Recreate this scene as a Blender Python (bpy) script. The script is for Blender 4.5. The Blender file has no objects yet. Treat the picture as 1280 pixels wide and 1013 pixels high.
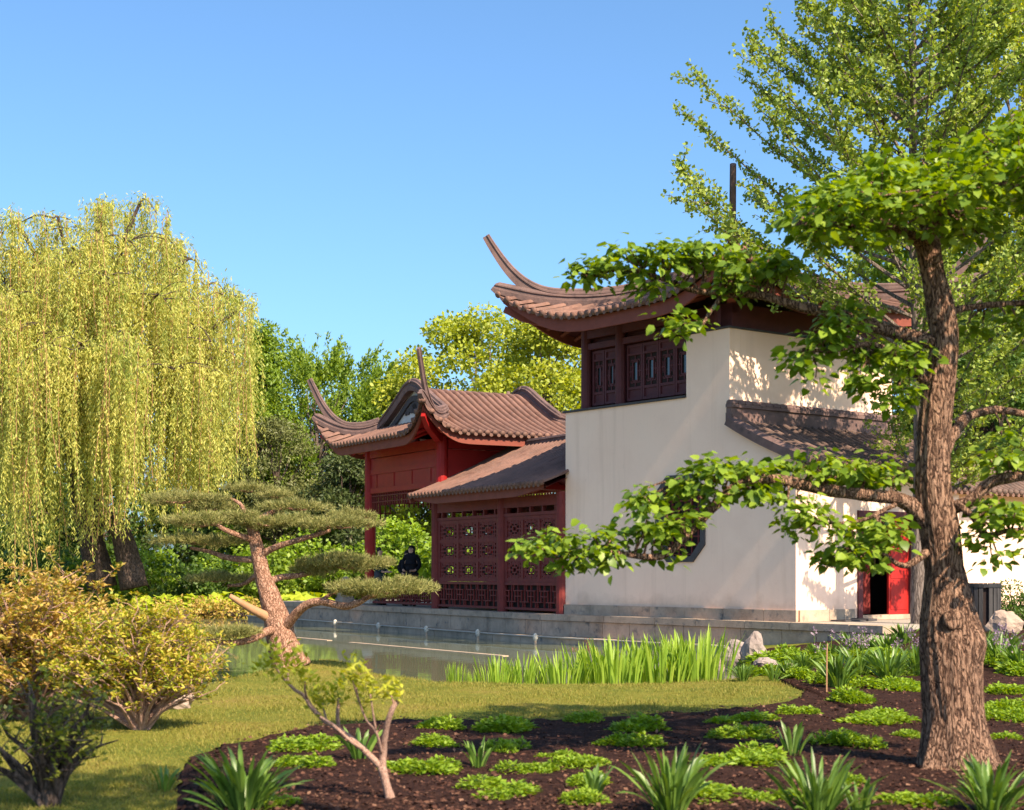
import bpy, math, random
import numpy as np
from mathutils import Vector, noise
from mathutils.geometry import tessellate_polygon

random.seed(7)
RNG = np.random.default_rng(11)
C = bpy.context.scene.collection
EYE, F, HY, CX = 1.66, 1908.0, 715.0, 640.0
PLAT = 0.66
PI = math.pi

# ------------------------------------------------------------------ basics
def P(px, py, Y):
    return Vector(((px - CX) / F * Y, Y, EYE - (py - HY) / F * Y))

def R(a, b):
    return random.uniform(a, b)

def tag(o, label=None, cat=None, group=None, kind=None):
    if label: o['label'] = label
    if cat: o['category'] = cat
    if group: o['group'] = group
    if kind: o['kind'] = kind
    return o

def empty(name, loc, label, cat, group=None):
    o = bpy.data.objects.new(name, None)
    o.empty_display_size = 0.2
    o.location = loc
    C.objects.link(o)
    return tag(o, label, cat, group)

def link_mesh(name, me, mat, root=None, loc=None):
    if mat is not None: me.materials.append(mat)
    o = bpy.data.objects.new(name, me)
    C.objects.link(o)
    if root is not None:
        o.parent = root
    elif loc is not None:
        o.location = loc
    return o

def world_loc(root):
    v = Vector((0, 0, 0))
    while root is not None:
        v += root.location
        root = root.parent
    return v

def mesh_np(name, V, Fc, mat, root=None, loc=None, smooth=False):
    """V (n,3) world coordinates, Fc (m,k) faces"""
    off = world_loc(root) if root is not None else (Vector(loc) if loc is not None else Vector((0, 0, 0)))
    V = np.asarray(V, dtype=np.float32) - np.array(off, dtype=np.float32)
    Fc = np.asarray(Fc, dtype=np.int32)
    me = bpy.data.meshes.new(name)
    m, k = Fc.shape
    me.vertices.add(len(V)); me.vertices.foreach_set('co', V.ravel())
    me.loops.add(m * k); me.loops.foreach_set('vertex_index', Fc.ravel())
    me.polygons.add(m)
    me.polygons.foreach_set('loop_start', np.arange(0, m * k, k, dtype=np.int32))
    me.polygons.foreach_set('loop_total', np.full(m, k, dtype=np.int32))
    if smooth: me.polygons.foreach_set('use_smooth', np.ones(m, dtype=bool))
    me.update(calc_edges=True)
    return link_mesh(name, me, mat, root, loc)

class MB:
    def __init__(s): s.v = []; s.f = []
    def add(s, vs, fs):
        n = len(s.v); s.v.extend(vs); s.f.extend([tuple(i + n for i in f) for f in fs])
    def hexa(s, p):  # 8 corners: bottom 4 ccw, top 4 ccw
        s.add(p, [(3, 2, 1, 0), (4, 5, 6, 7), (0, 1, 5, 4), (1, 2, 6, 5), (2, 3, 7, 6), (3, 0, 4, 7)])
    def box(s, fr, a0, a1, b0, b1, z0, z1):
        s.hexa([fr(a0, b0, z0), fr(a1, b0, z0), fr(a1, b1, z0), fr(a0, b1, z0),
                fr(a0, b0, z1), fr(a1, b0, z1), fr(a1, b1, z1), fr(a0, b1, z1)])
    def tube(s, pts, rad, n=8, cap=True, wob=None):
        pts = [Vector(p) for p in pts]
        if not hasattr(rad, '__len__'): rad = [rad] * len(pts)
        base = len(s.v); m = len(pts)
        t0 = (pts[1] - pts[0]).normalized()
        ref = Vector((0, 0, 1)) if abs(t0.z) < 0.9 else Vector((1, 0, 0))
        x = t0.cross(ref).normalized()
        for i in range(m):
            t = (pts[min(i + 1, m - 1)] - pts[max(i - 1, 0)])
            t = t.normalized() if t.length > 1e-9 else t0
            x = (x - t * x.dot(t)); x = x.normalized() if x.length > 1e-6 else t.orthogonal().normalized()
            y = t.cross(x)
            for j in range(n):
                a = 2 * PI * j / n
                r = rad[i]
                if wob: r *= 1 + wob(pts[i], a)
                s.v.append(pts[i] + (x * math.cos(a) + y * math.sin(a)) * r)
        for i in range(m - 1):
            for j in range(n):
                k = (j + 1) % n
                s.f.append((base + i * n + j, base + i * n + k, base + (i + 1) * n + k, base + (i + 1) * n + j))
        if cap:
            s.f.append(tuple(base + j for j in range(n))[::-1])
            s.f.append(tuple(base + (m - 1) * n + j for j in range(n)))
    def grid(s, rows):
        base = len(s.v); m = len(rows); n = len(rows[0])
        for r in rows: s.v.extend(r)
        for i in range(m - 1):
            for j in range(n - 1):
                a = base + i * n + j
                s.f.append((a, a + 1, a + n + 1, a + n))
    def sweep(s, path, prof, scale=None, closed=True):
        """profile (x sideways, z up) swept along a path, sideways kept level"""
        path = [Vector(p) for p in path]; m = len(path); n = len(prof); base = len(s.v)
        for i, p in enumerate(path):
            t = path[min(i + 1, m - 1)] - path[max(i - 1, 0)]
            side = Vector((t.y, -t.x, 0))
            side = side.normalized() if side.length > 1e-6 else Vector((1, 0, 0))
            up = side.cross(t).normalized()
            k = 1 if scale is None else scale[i]
            kx, kz = k if hasattr(k, '__len__') else (k, k)
            for (x, z) in prof: s.v.append(p + side * x * kx + up * z * kz)
        for i in range(m - 1):
            for j in range(n):
                q = (j + 1) % n
                if not closed and q == 0: continue
                s.f.append((base + i * n + j, base + i * n + q, base + (i + 1) * n + q, base + (i + 1) * n + j))
        s.f.append(tuple(base + j for j in range(n))[::-1])
        s.f.append(tuple(base + (m - 1) * n + j for j in range(n)))
    def poly_wall(s, fr2, outer, holes, thick):
        """fr2(t, z, depth) -> world; flat wall with holes, real thickness"""
        loops = [outer] + holes
        tri = tessellate_polygon([[Vector((x, z, 0)) for x, z in L] for L in loops])
        flat = [p for L in loops for p in L]
        for d, flip in ((0, False), (thick, True)):
            s.add([fr2(x, z, d) for x, z in flat], [tuple(t)[::-1] if flip else tuple(t) for t in tri])
        for L in loops:
            n = len(L)
            s.add([fr2(x, z, 0) for x, z in L] + [fr2(x, z, thick) for x, z in L],
                  [(i, (i + 1) % n, n + (i + 1) % n, n + i) for i in range(n)])
    def build(s, name, mat, root=None, smooth=False, loc=None, fix=True):
        off = world_loc(root) if root is not None else (Vector(loc) if loc is not None else Vector((0, 0, 0)))
        me = bpy.data.meshes.new(name)
        me.from_pydata([tuple(Vector(v) - off) for v in s.v], [], s.f)
        if smooth: me.polygons.foreach_set('use_smooth', [True] * len(me.polygons))
        if fix:
            import bmesh
            bm = bmesh.new(); bm.from_mesh(me)
            bmesh.ops.recalc_face_normals(bm, faces=bm.faces)
            bm.to_mesh(me); bm.free()
        me.update()
        return link_mesh(name, me, mat, root, loc)

def interp(x, xs, ys): return np.interp(x, xs, ys)
def sstep(x, a, b):
    t = np.clip((x - a) / (b - a), 0, 1); return t * t * (3 - 2 * t)

# ------------------------------------------------------------------ materials
def newmat(name):
    m = bpy.data.materials.new(name); m.use_nodes = True
    nt = m.node_tree; nt.nodes.clear()
    out = nt.nodes.new('ShaderNodeOutputMaterial')
    return m, nt, out

def ramp(nt, cols, pos=None, inter='LINEAR'):
    r = nt.nodes.new('ShaderNodeValToRGB'); r.color_ramp.interpolation = inter
    e = r.color_ramp.elements
    while len(e) < len(cols): e.new(0.5)
    for i, c in enumerate(cols):
        e[i].position = (pos[i] if pos else i / max(1, len(cols) - 1)); e[i].color = (*c, 1)
    return r

def coords(nt, scale=(1, 1, 1), rot=(0, 0, 0)):
    tc = nt.nodes.new('ShaderNodeTexCoord'); mp = nt.nodes.new('ShaderNodeMapping')
    mp.inputs['Scale'].default_value = scale; mp.inputs['Rotation'].default_value = rot
    nt.links.new(tc.outputs['Object'], mp.inputs['Vector'])
    return mp.outputs['Vector']

def noisetex(nt, vec, scale, detail=6, rough=0.6):
    n = nt.nodes.new('ShaderNodeTexNoise')
    n.inputs['Scale'].default_value = scale; n.inputs['Detail'].default_value = detail
    n.inputs['Roughness'].default_value = rough
    if vec is not None: nt.links.new(vec, n.inputs['Vector'])
    return n.outputs['Fac']

def surf_mat(name, cols, nscale=3.0, weather=None, pos=None, rough=0.8, stretch=(1, 1, 1), bump=0.3, bscale=None, bdist=0.02,
             spec=0.3, second=None, detail=8):
    """noise-coloured surface with bump; second = (scale, dark colour, lo, hi) adds stains"""
    m, nt, out = newmat(name)
    b = nt.nodes.new('ShaderNodeBsdfPrincipled')
    b.inputs['Roughness'].default_value = rough
    b.inputs['Specular IOR Level'].default_value = spec
    v = coords(nt, stretch)
    f = noisetex(nt, v, nscale, detail)
    r = ramp(nt, cols, pos if pos else [0.3 + 0.4 * i / max(1, len(cols) - 1) for i in range(len(cols))])
    nt.links.new(f, r.inputs['Fac']); col = r.outputs['Color']
    if second:
        f2 = noisetex(nt, v, second[0], 5)
        r2 = ramp(nt, [(0, 0, 0), (1, 1, 1)], [second[2], second[3]])
        nt.links.new(f2, r2.inputs['Fac'])
        mx = nt.nodes.new('ShaderNodeMixRGB'); nt.links.new(r2.outputs['Color'], mx.inputs['Fac'])
        nt.links.new(col, mx.inputs['Color1']); mx.inputs['Color2'].default_value = (*second[1], 1)
        col = mx.outputs['Color']
    if weather:
        r4 = ramp(nt, [weather, (1.08, 1.06, 1.04)], [.34, .62]); nt.links.new(noisetex(nt, v, .9, 6, .7), r4.inputs['Fac'])
        mw = nt.nodes.new('ShaderNodeMixRGB'); mw.blend_type = 'MULTIPLY'; mw.inputs['Fac'].default_value = 1
        nt.links.new(col, mw.inputs['Color1']); nt.links.new(r4.outputs['Color'], mw.inputs['Color2']); col = mw.outputs['Color']
    nt.links.new(col, b.inputs['Base Color'])
    if bump:
        bn = nt.nodes.new('ShaderNodeBump'); bn.inputs['Strength'].default_value = bump
        bn.inputs['Distance'].default_value = bdist
        nt.links.new(noisetex(nt, v, bscale or nscale * 6, 6), bn.inputs['Height'])
        nt.links.new(bn.outputs['Normal'], b.inputs['Normal'])
    nt.links.new(b.outputs['BSDF'], out.inputs['Surface'])
    return m

def leaf_mat(name, cols, trans=0.35, rough=0.5, pos=None, tcol=None, clump=0.6, spec=0.35, vary=0.5):
    """colour per leaf, shifted in clumps over a metre or so"""
    m, nt, out = newmat(name)
    g = nt.nodes.new('ShaderNodeNewGeometry')
    mul = nt.nodes.new('ShaderNodeMath'); mul.operation = 'MULTIPLY'; mul.inputs[1].default_value = vary
    nt.links.new(g.outputs['Random Per Island'], mul.inputs[0])
    f = noisetex(nt, coords(nt), clump, 3)
    ad = nt.nodes.new('ShaderNodeMath'); ad.operation = 'MULTIPLY_ADD'; ad.inputs[1].default_value = 1.6 * (1 - vary) ; 
    nt.links.new(f, ad.inputs[0]); nt.links.new(mul.outputs[0], ad.inputs[2])
    sb = nt.nodes.new('ShaderNodeMath'); sb.operation = 'SUBTRACT'; sb.inputs[1].default_value = 0.3 * (1 - vary)
    nt.links.new(ad.outputs[0], sb.inputs[0])
    r = ramp(nt, cols, pos); nt.links.new(sb.outputs[0], r.inputs['Fac'])
    b = nt.nodes.new('ShaderNodeBsdfPrincipled')
    b.inputs['Roughness'].default_value = rough; b.inputs['Specular IOR Level'].default_value = spec
    nt.links.new(r.outputs['Color'], b.inputs['Base Color'])
    t = nt.nodes.new('ShaderNodeBsdfTranslucent')
    hs = nt.nodes.new('ShaderNodeHueSaturation'); hs.inputs['Hue'].default_value = 0.485
    hs.inputs['Saturation'].default_value = 1.15; hs.inputs['Value'].default_value = 1.25
    nt.links.new(r.outputs['Color'], hs.inputs['Color']); nt.links.new(hs.outputs['Color'], t.inputs['Color'])
    mx = nt.nodes.new('ShaderNodeMixShader'); mx.inputs[0].default_value = trans
    nt.links.new(b.outputs['BSDF'], mx.inputs[1]); nt.links.new(t.outputs['BSDF'], mx.inputs[2])
    nt.links.new(mx.outputs['Shader'], out.inputs['Surface'])
    return m

def bark_mat(name, cols, scale=6, stretch=(1, 1, 0.25), bump=0.9, bdist=0.03):
    m, nt, out = newmat(name)
    b = nt.nodes.new('ShaderNodeBsdfPrincipled'); b.inputs['Roughness'].default_value = 0.95
    b.inputs['Specular IOR Level'].default_value = 0.15
    v = coords(nt, stretch)
    wn = nt.nodes.new('ShaderNodeTexNoise'); wn.inputs['Scale'].default_value = scale * 0.7
    nt.links.new(v, wn.inputs['Vector'])
    mxv = nt.nodes.new('ShaderNodeMixRGB'); mxv.inputs['Fac'].default_value = 0.22
    nt.links.new(v, mxv.inputs['Color1']); nt.links.new(wn.outputs['Color'], mxv.inputs['Color2'])
    vo = nt.nodes.new('ShaderNodeTexVoronoi'); vo.feature = 'DISTANCE_TO_EDGE'; vo.inputs['Scale'].default_value = scale
    nt.links.new(mxv.outputs['Color'], vo.inputs['Vector'])
    r0 = ramp(nt, [(0, 0, 0), (1, 1, 1)], [0.0, 0.22]); nt.links.new(vo.outputs['Distance'], r0.inputs['Fac'])
    n = noisetex(nt, v, scale * 3, 8, 0.7)
    mu = nt.nodes.new('ShaderNodeMath'); mu.operation = 'MULTIPLY_ADD'; mu.inputs[1].default_value = 0.52
    nt.links.new(r0.outputs['Color'], mu.inputs[0])
    m2 = nt.nodes.new('ShaderNodeMath'); m2.operation = 'MULTIPLY'; m2.inputs[1].default_value = 0.95
    nt.links.new(n, m2.inputs[0]); nt.links.new(m2.outputs[0], mu.inputs[2])
    r = ramp(nt, cols, [0.32 + 0.66 * i / max(1, len(cols) - 1) for i in range(len(cols))])
    nt.links.new(mu.outputs[0], r.inputs['Fac']); nt.links.new(r.outputs['Color'], b.inputs['Base Color'])
    bn = nt.nodes.new('ShaderNodeBump'); bn.inputs['Strength'].default_value = bump; bn.inputs['Distance'].default_value = bdist
    nt.links.new(mu.outputs[0], bn.inputs['Height']); nt.links.new(bn.outputs['Normal'], b.inputs['Normal'])
    nt.links.new(b.outputs['BSDF'], out.inputs['Surface'])
    return m

M = {}
def plaster_material():
    m, nt, out = newmat('plaster')
    s = nt.nodes.new('ShaderNodeBsdfPrincipled'); s.inputs['Roughness'].default_value = .92; s.inputs['Specular IOR Level'].default_value = .2
    v = coords(nt)
    r = ramp(nt, [(.92, .64, .49), (.98, .70, .54)], [.35, .65]); nt.links.new(noisetex(nt, v, 1.1, 8), r.inputs['Fac'])
    col = r.outputs['Color']
    def mul(col, fac_vec, scale, c, lo, hi, detail=5):
        r2 = ramp(nt, [(1, 1, 1), c], [lo, hi]); nt.links.new(noisetex(nt, fac_vec, scale, detail), r2.inputs['Fac'])
        mx = nt.nodes.new('ShaderNodeMixRGB'); mx.blend_type = 'MULTIPLY'; mx.inputs['Fac'].default_value = 1
        nt.links.new(col, mx.inputs['Color1']); nt.links.new(r2.outputs['Color'], mx.inputs['Color2']); return mx.outputs['Color']
    col = mul(col, coords(nt, (1, 1, .06)), 3.2, (.90, .88, .86), .55, .75)
    col = mul(col, v, .55, (.92, .91, .90), .5, .7)
    col = mul(col, v, 11, (.93, .92, .91), .62, .75)
    # damp, splashed foot of the wall (object space: the building stands with z = 0 at its foot)
    sx = nt.nodes.new('ShaderNodeSeparateXYZ'); nt.links.new(v, sx.inputs[0])
    ad = nt.nodes.new('ShaderNodeMath'); ad.operation = 'MULTIPLY_ADD'; ad.inputs[1].default_value = .9
    nt.links.new(noisetex(nt, v, 2.5, 5), ad.inputs[0]); nt.links.new(sx.outputs['Z'], ad.inputs[2])
    r3 = ramp(nt, [(.80, .77, .74), (1, 1, 1)], [.62, .98]); nt.links.new(ad.outputs[0], r3.inputs['Fac'])
    mx = nt.nodes.new('ShaderNodeMixRGB'); mx.blend_type = 'MULTIPLY'; mx.inputs['Fac'].default_value = 1
    nt.links.new(col, mx.inputs['Color1']); nt.links.new(r3.outputs['Color'], mx.inputs['Color2'])
    nt.links.new(mx.outputs['Color'], s.inputs['Base Color'])
    bn = nt.nodes.new('ShaderNodeBump'); bn.inputs['Strength'].default_value = .3; bn.inputs['Distance'].default_value = .012
    nt.links.new(noisetex(nt, v, 9, 9, .7), bn.inputs['Height']); nt.links.new(bn.outputs['Normal'], s.inputs['Normal'])
    nt.links.new(s.outputs['BSDF'], out.inputs['Surface']); return m
M['plaster'] = plaster_material()
M['stone'] = surf_mat('grey_stone', [(0.286, 0.215, 0.162), (0.446, 0.335, 0.251), (0.372, 0.270, 0.198)], 2.2, weather=(.68, .70, .70), rough=.85, bump=.4, bscale=25,
                      second=(5, (.15, .14, .13), .56, .72))
M['stone_lit'] = surf_mat('pale_stone', [(.42, .375, .32), (.55, .48, .41)], 3, rough=.85, bump=.3, bscale=25)
M['paving'] = surf_mat('paving_stone', [(0.272, 0.232, 0.200), (0.368, 0.320, 0.272)], 1.5, rough=.9, bump=.3, bscale=30)
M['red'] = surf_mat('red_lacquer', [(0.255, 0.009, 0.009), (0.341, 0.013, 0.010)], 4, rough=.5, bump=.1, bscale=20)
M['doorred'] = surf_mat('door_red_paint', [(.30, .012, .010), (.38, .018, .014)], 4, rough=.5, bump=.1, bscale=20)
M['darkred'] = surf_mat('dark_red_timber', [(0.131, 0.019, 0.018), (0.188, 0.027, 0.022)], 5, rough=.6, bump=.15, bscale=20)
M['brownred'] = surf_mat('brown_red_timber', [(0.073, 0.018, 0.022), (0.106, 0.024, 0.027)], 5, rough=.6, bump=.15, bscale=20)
M['fascia'] = surf_mat('red_brown_board', [(.17, .045, .03), (.23, .06, .04)], 4, rough=.7, bump=.15)
M['tile'] = surf_mat('clay_roof_tile', [(0.128, 0.062, 0.047), (0.198, 0.107, 0.081), (0.160, 0.089, 0.073)], 2.6, weather=(.68, .70, .70), rough=.75, bump=.3, bscale=18,
                     second=(9, (.13, .085, .075), .55, .72))
M['tile_dark'] = surf_mat('grey_brown_roof_tile', [(0.111, 0.072, 0.061), (0.183, 0.119, 0.098)], 2.6, weather=(.68, .70, .70), rough=.8, bump=.3, bscale=18,
                          second=(8, (.07, .055, .052), .5, .7))
M['pan'] = surf_mat('pan_tile', [(.13, .07, .055), (.19, .105, .08)], 3, rough=.85, bump=.3)
M['ridge'] = surf_mat('ridge_tile', [(0.128, 0.078, 0.073), (0.187, 0.120, 0.108)], 4, weather=(.68, .70, .70), rough=.75, bump=.3, bscale=22,
                      second=(8, (.09, .06, .06), .5, .7))
M['darktrim'] = surf_mat('dark_grey_brick', [(.05, .047, .05), (.08, .072, .074)], 6, rough=.8, bump=.3)
M['gable'] = surf_mat('white_gable_plaster', [(.55, .52, .48), (.66, .62, .57)], 5, rough=.9, bump=.2)
M['black'] = surf_mat('black_metal', [(.015, .015, .017), (.03, .03, .032)], 8, rough=.5, bump=.1)
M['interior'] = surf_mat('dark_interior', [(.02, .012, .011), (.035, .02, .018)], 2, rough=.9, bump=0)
M['bin'] = surf_mat('weathered_dark_slats', [(.025, .024, .026), (.06, .055, .055)], 8, rough=.8, bump=.3, stretch=(1, 1, .2))
M['cloth_black'] = surf_mat('black_cloth', [(0.009, 0.009, 0.012), (0.021, 0.021, 0.026)], 12, rough=.95, bump=.4, spec=.1)
M['cloth_teal'] = surf_mat('dark_teal_cloth', [(.02, .05, .055), (.035, .075, .08)], 12, rough=.95, bump=.4, spec=.1)
M['cloth_grey'] = surf_mat('grey_cloth', [(.05, .05, .06), (.08, .08, .09)], 12, rough=.95, bump=.4, spec=.1)
M['skin'] = surf_mat('skin', [(.50, .29, .20), (.56, .33, .24)], 20, rough=.6, bump=0)
M['hair'] = surf_mat('dark_hair', [(.012, .009, .008), (.03, .02, .016)], 20, rough=.6, bump=.3)
M['rock'] = surf_mat('pinkish_grey_rock', [(0.158, 0.122, 0.112), (0.288, 0.231, 0.205), (0.216, 0.170, 0.158)], 3, rough=.9, bump=.7, bscale=8, bdist=.05)
M['rock_pale'] = surf_mat('pale_rock', [(0.274, 0.198, 0.155), (0.389, 0.290, 0.229)], 3, rough=.9, bump=.7, bscale=8, bdist=.05)
M['white_paint'] = surf_mat('off_white_paint', [(0.455, 0.420, 0.364), (0.504, 0.469, 0.406)], 9, rough=.6, bump=.1)
M['chips'] = leaf_mat('wood_chip', [(.035, .016, .012), (.085, .038, .026), (.14, .07, .045), (.26, .15, .10)], trans=0, rough=.9, pos=[0, .5, .85, 1], spec=.1, vary=.9)
M['bark_main'] = bark_mat('furrowed_bark', [(0.016, 0.009, 0.007), (0.077, 0.041, 0.029), (0.261, 0.146, 0.097), (0.414, 0.249, 0.168)], 24, (1, 1, .22), 1.0, .04)
M['bark_pine'] = bark_mat('pine_bark', [(.035, .018, .013), (.16, .08, .052), (.33, .175, .115), (.43, .25, .175)], 20, (1, 1, .45), .9, .02)
M['bark_grey'] = bark_mat('grey_bark', [(.035, .028, .024), (.13, .10, .085), (.22, .175, .15)], 14, (1, 1, .25), .7, .02)
M['bark_dark'] = bark_mat('dark_bark', [(.02, .015, .013), (.06, .043, .036), (.12, .085, .07)], 14, (1, 1, .3), .7, .02)
M['bark_shrub'] = bark_mat('pinkish_shrub_bark', [(.11, .06, .045), (.27, .16, .12), (.42, .27, .21)], 40, (1, 1, .5), .5, .005)
M['deadwood'] = surf_mat('bare_yellow_wood', [(0.310, 0.157, 0.075), (0.384, 0.220, 0.120)], 6, rough=.7, stretch=(1, 1, .3), bump=.3)
M['willow'] = leaf_mat('willow_leaf', [(0.141, 0.226, 0.046), (0.320, 0.367, 0.079), (0.545, 0.521, 0.118), (0.734, 0.651, 0.198)], trans=.45, clump=.5)
M['leaf_main'] = leaf_mat('broad_leaf', [(0.069, 0.127, 0.016), (0.132, 0.218, 0.023), (0.218, 0.322, 0.032), (0.333, 0.425, 0.052)], trans=.42, rough=.42, clump=1.5, vary=.65)
M['ginkgo'] = leaf_mat('ginkgo_leaf', [(0.116, 0.189, 0.037), (0.197, 0.278, 0.048), (0.290, 0.368, 0.064), (0.384, 0.423, 0.091)], trans=.4, clump=.8)
M['yellowgreen'] = leaf_mat('spring_yellow_green_leaf', [(0.133, 0.190, 0.026), (0.267, 0.324, 0.038), (0.400, 0.438, 0.051), (0.495, 0.495, 0.090)], trans=.42, clump=.35)
M['midgreen'] = leaf_mat('fresh_mid_green_leaf', [(0.075, 0.132, 0.022), (0.150, 0.240, 0.033), (0.250, 0.348, 0.044), (0.350, 0.420, 0.055)], trans=.4, clump=.4)
M['darkgreen'] = leaf_mat('dark_conifer_leaf', [(.025, .045, .016), (.05, .075, .025), (.09, .115, .035), (.15, .155, .05)], trans=.2, clump=.5)
M['deepgreen'] = leaf_mat('deep_green_leaf', [(.03, .07, .014), (.06, .12, .02), (.10, .17, .03), (.16, .23, .04)], trans=.38, clump=.5)
M['olivegreen'] = leaf_mat('olive_tan_leaf', [(0.086, 0.104, 0.032), (0.137, 0.152, 0.048), (0.180, 0.199, 0.072)], trans=.25, clump=.5)
M['shrubgreen'] = leaf_mat('bright_shrub_leaf', [(.10, .18, .02), (.18, .29, .03), (.28, .40, .04), (.38, .48, .05)], trans=.42, clump=.5)
M['butterbur'] = leaf_mat('big_yellow_green_leaf', [(.22, .32, .02), (.38, .46, .03), (.50, .54, .05)], trans=.4, clump=.8)
M['azalea'] = leaf_mat('orange_green_azalea_leaf', [(0.136, 0.197, 0.025), (0.297, 0.297, 0.042), (0.471, 0.339, 0.072), (0.546, 0.353, 0.119), (0.446, 0.438, 0.060)], trans=.38, clump=2.2, vary=.75)
M['azalea_yellow'] = leaf_mat('yellow_green_azalea_leaf', [(0.135, 0.224, 0.022), (0.270, 0.330, 0.028), (0.459, 0.450, 0.045), (0.567, 0.405, 0.101), (0.540, 0.540, 0.056)], trans=.4, clump=3, vary=.75)
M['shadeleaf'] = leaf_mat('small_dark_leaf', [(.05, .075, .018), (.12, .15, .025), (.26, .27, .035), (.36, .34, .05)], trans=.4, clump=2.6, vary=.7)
M['sapleaf'] = leaf_mat('fresh_sapling_leaf', [(0.263, 0.313, 0.030), (0.425, 0.446, 0.041), (0.558, 0.506, 0.072)], trans=.42, clump=3)
M['needle'] = leaf_mat('pine_needle', [(0.084, 0.112, 0.025), (0.168, 0.176, 0.045), (0.280, 0.262, 0.085), (0.402, 0.354, 0.150)], trans=.2, rough=.6, clump=3, vary=.7)
M['mound'] = leaf_mat('groundcover_leaf', [(0.103, 0.188, 0.014), (0.173, 0.283, 0.020), (0.252, 0.362, 0.029), (0.316, 0.408, 0.043)], trans=.38, clump=3)
M['daylily'] = leaf_mat('strap_leaf', [(.05, .11, .025), (.09, .17, .03), (.15, .25, .04), (.27, .36, .09)], trans=.35, rough=.4, clump=3, spec=.45)
M['iris'] = leaf_mat('iris_blade', [(.13, .24, .03), (.22, .35, .04), (.33, .45, .06), (.43, .50, .10)], trans=.42, rough=.45, clump=2)
M['grass'] = leaf_mat('mown_grass', [(0.116, 0.141, 0.021), (0.184, 0.191, 0.028), (0.262, 0.228, 0.043), (0.310, 0.228, 0.076)], trans=.3, rough=.7, clump=.9, vary=.6)
M['purple'] = leaf_mat('lavender_flower', [(0.165, 0.108, 0.180), (0.262, 0.187, 0.252), (0.315, 0.216, 0.216)], trans=.3, clump=3)
M['rust'] = leaf_mat('rust_seed_head', [(.16, .06, .03), (.26, .11, .05)], trans=.2, clump=3)

def lawn_material():
    m, nt, out = newmat('lawn_turf')
    b = nt.nodes.new('ShaderNodeBsdfPrincipled'); b.inputs['Roughness'].default_value = .95
    b.inputs['Specular IOR Level'].default_value = .1
    v = coords(nt)
    r = ramp(nt, [(.095, .13, .02), (.18, .18, .03), (.26, .195, .055)], [.32, .52, .70]); nt.links.new(noisetex(nt, v, .55, 6, .65), r.inputs['Fac'])
    r2 = ramp(nt, [(.5, .5, .5), (1.15, 1.1, 1)], [.3, .65]); nt.links.new(noisetex(nt, v, 30, 4), r2.inputs['Fac'])
    mx = nt.nodes.new('ShaderNodeMixRGB'); mx.blend_type = 'MULTIPLY'; mx.inputs['Fac'].default_value = .8
    nt.links.new(r.outputs['Color'], mx.inputs['Color1']); nt.links.new(r2.outputs['Color'], mx.inputs['Color2'])
    nt.links.new(mx.outputs['Color'], b.inputs['Base Color'])
    bn = nt.nodes.new('ShaderNodeBump'); bn.inputs['Strength'].default_value = .8; bn.inputs['Distance'].default_value = .04
    nt.links.new(noisetex(nt, v, 45, 4), bn.inputs['Height']); nt.links.new(bn.outputs['Normal'], b.inputs['Normal'])
    nt.links.new(b.outputs['BSDF'], out.inputs['Surface'])
    return m
M['lawn'] = lawn_material()
M['mulch'] = surf_mat('dark_bark_mulch', [(0.014, 0.006, 0.005), (0.034, 0.015, 0.011), (0.059, 0.028, 0.020)], 14, rough=.95, bump=1.0, bscale=55, bdist=.03, spec=.1,
                      second=(90, (.13, .065, .045), .62, .72))
M['bank'] = surf_mat('brown_bank_soil', [(.10, .06, .035), (.22, .14, .08)], 2, rough=.95, bump=.6)

def water_material():
    m, nt, out = newmat('pond_water')
    b = nt.nodes.new('ShaderNodeBsdfPrincipled'); b.inputs['Base Color'].default_value = (.15, .16, .095, 1)
    b.inputs['Roughness'].default_value = .04; b.inputs['IOR'].default_value = 1.33
    bn = nt.nodes.new('ShaderNodeBump'); bn.inputs['Strength'].default_value = .10; bn.inputs['Distance'].default_value = .02
    nt.links.new(noisetex(nt, coords(nt, (1, .5, 1)), 2.2, 3, .5), bn.inputs['Height']); nt.links.new(bn.outputs['Normal'], b.inputs['Normal'])
    nt.links.new(b.outputs['BSDF'], out.inputs['Surface'])
    return m
M['water'] = water_material()
def glass_material():
    m, nt, out = newmat('dark_window_glass')
    b = nt.nodes.new('ShaderNodeBsdfPrincipled'); b.inputs['Base Color'].default_value = (.03, .035, .04, 1)
    b.inputs['Roughness'].default_value = .08; b.inputs['Specular IOR Level'].default_value = .8
    nt.links.new(b.outputs['BSDF'], out.inputs['Surface']); return m
M['glass'] = glass_material()

# ------------------------------------------------------------------ ground
SX = [-300, -30, -9, -6, -5, -4.3, -3.9, -3.5, -2.8, -2, -1, 0, 1.5, 2.6, 3.1, 3.5, 3.8, 4.2, 5, 5.6]
SY = [13, 13, 15, 17.5, 18.6, 20.5, 23, 24.6, 25.2, 23.4, 21.8, 21.4, 21.6, 22.0, 22.4, 23, 26, 31, 36, 60]
FX = [-300, -40, -20, -12, -8, 0, 30]
FYs = [46, 50, 53, 54, 54.5, 57, 58]
BX = [-2.75, -2.6, -2.5, -1.94, -1.14, 0, 1.36, 2.27, 2.9, 3.4, 3.66, 3.72, 4.1, 12]
BY = [10.5, 12.2, 13.2, 14.9, 15.6, 15.6, 16.1, 16.7, 17.3, 18.2, 19.1, 22.6, 29.3, 29.5]

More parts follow.
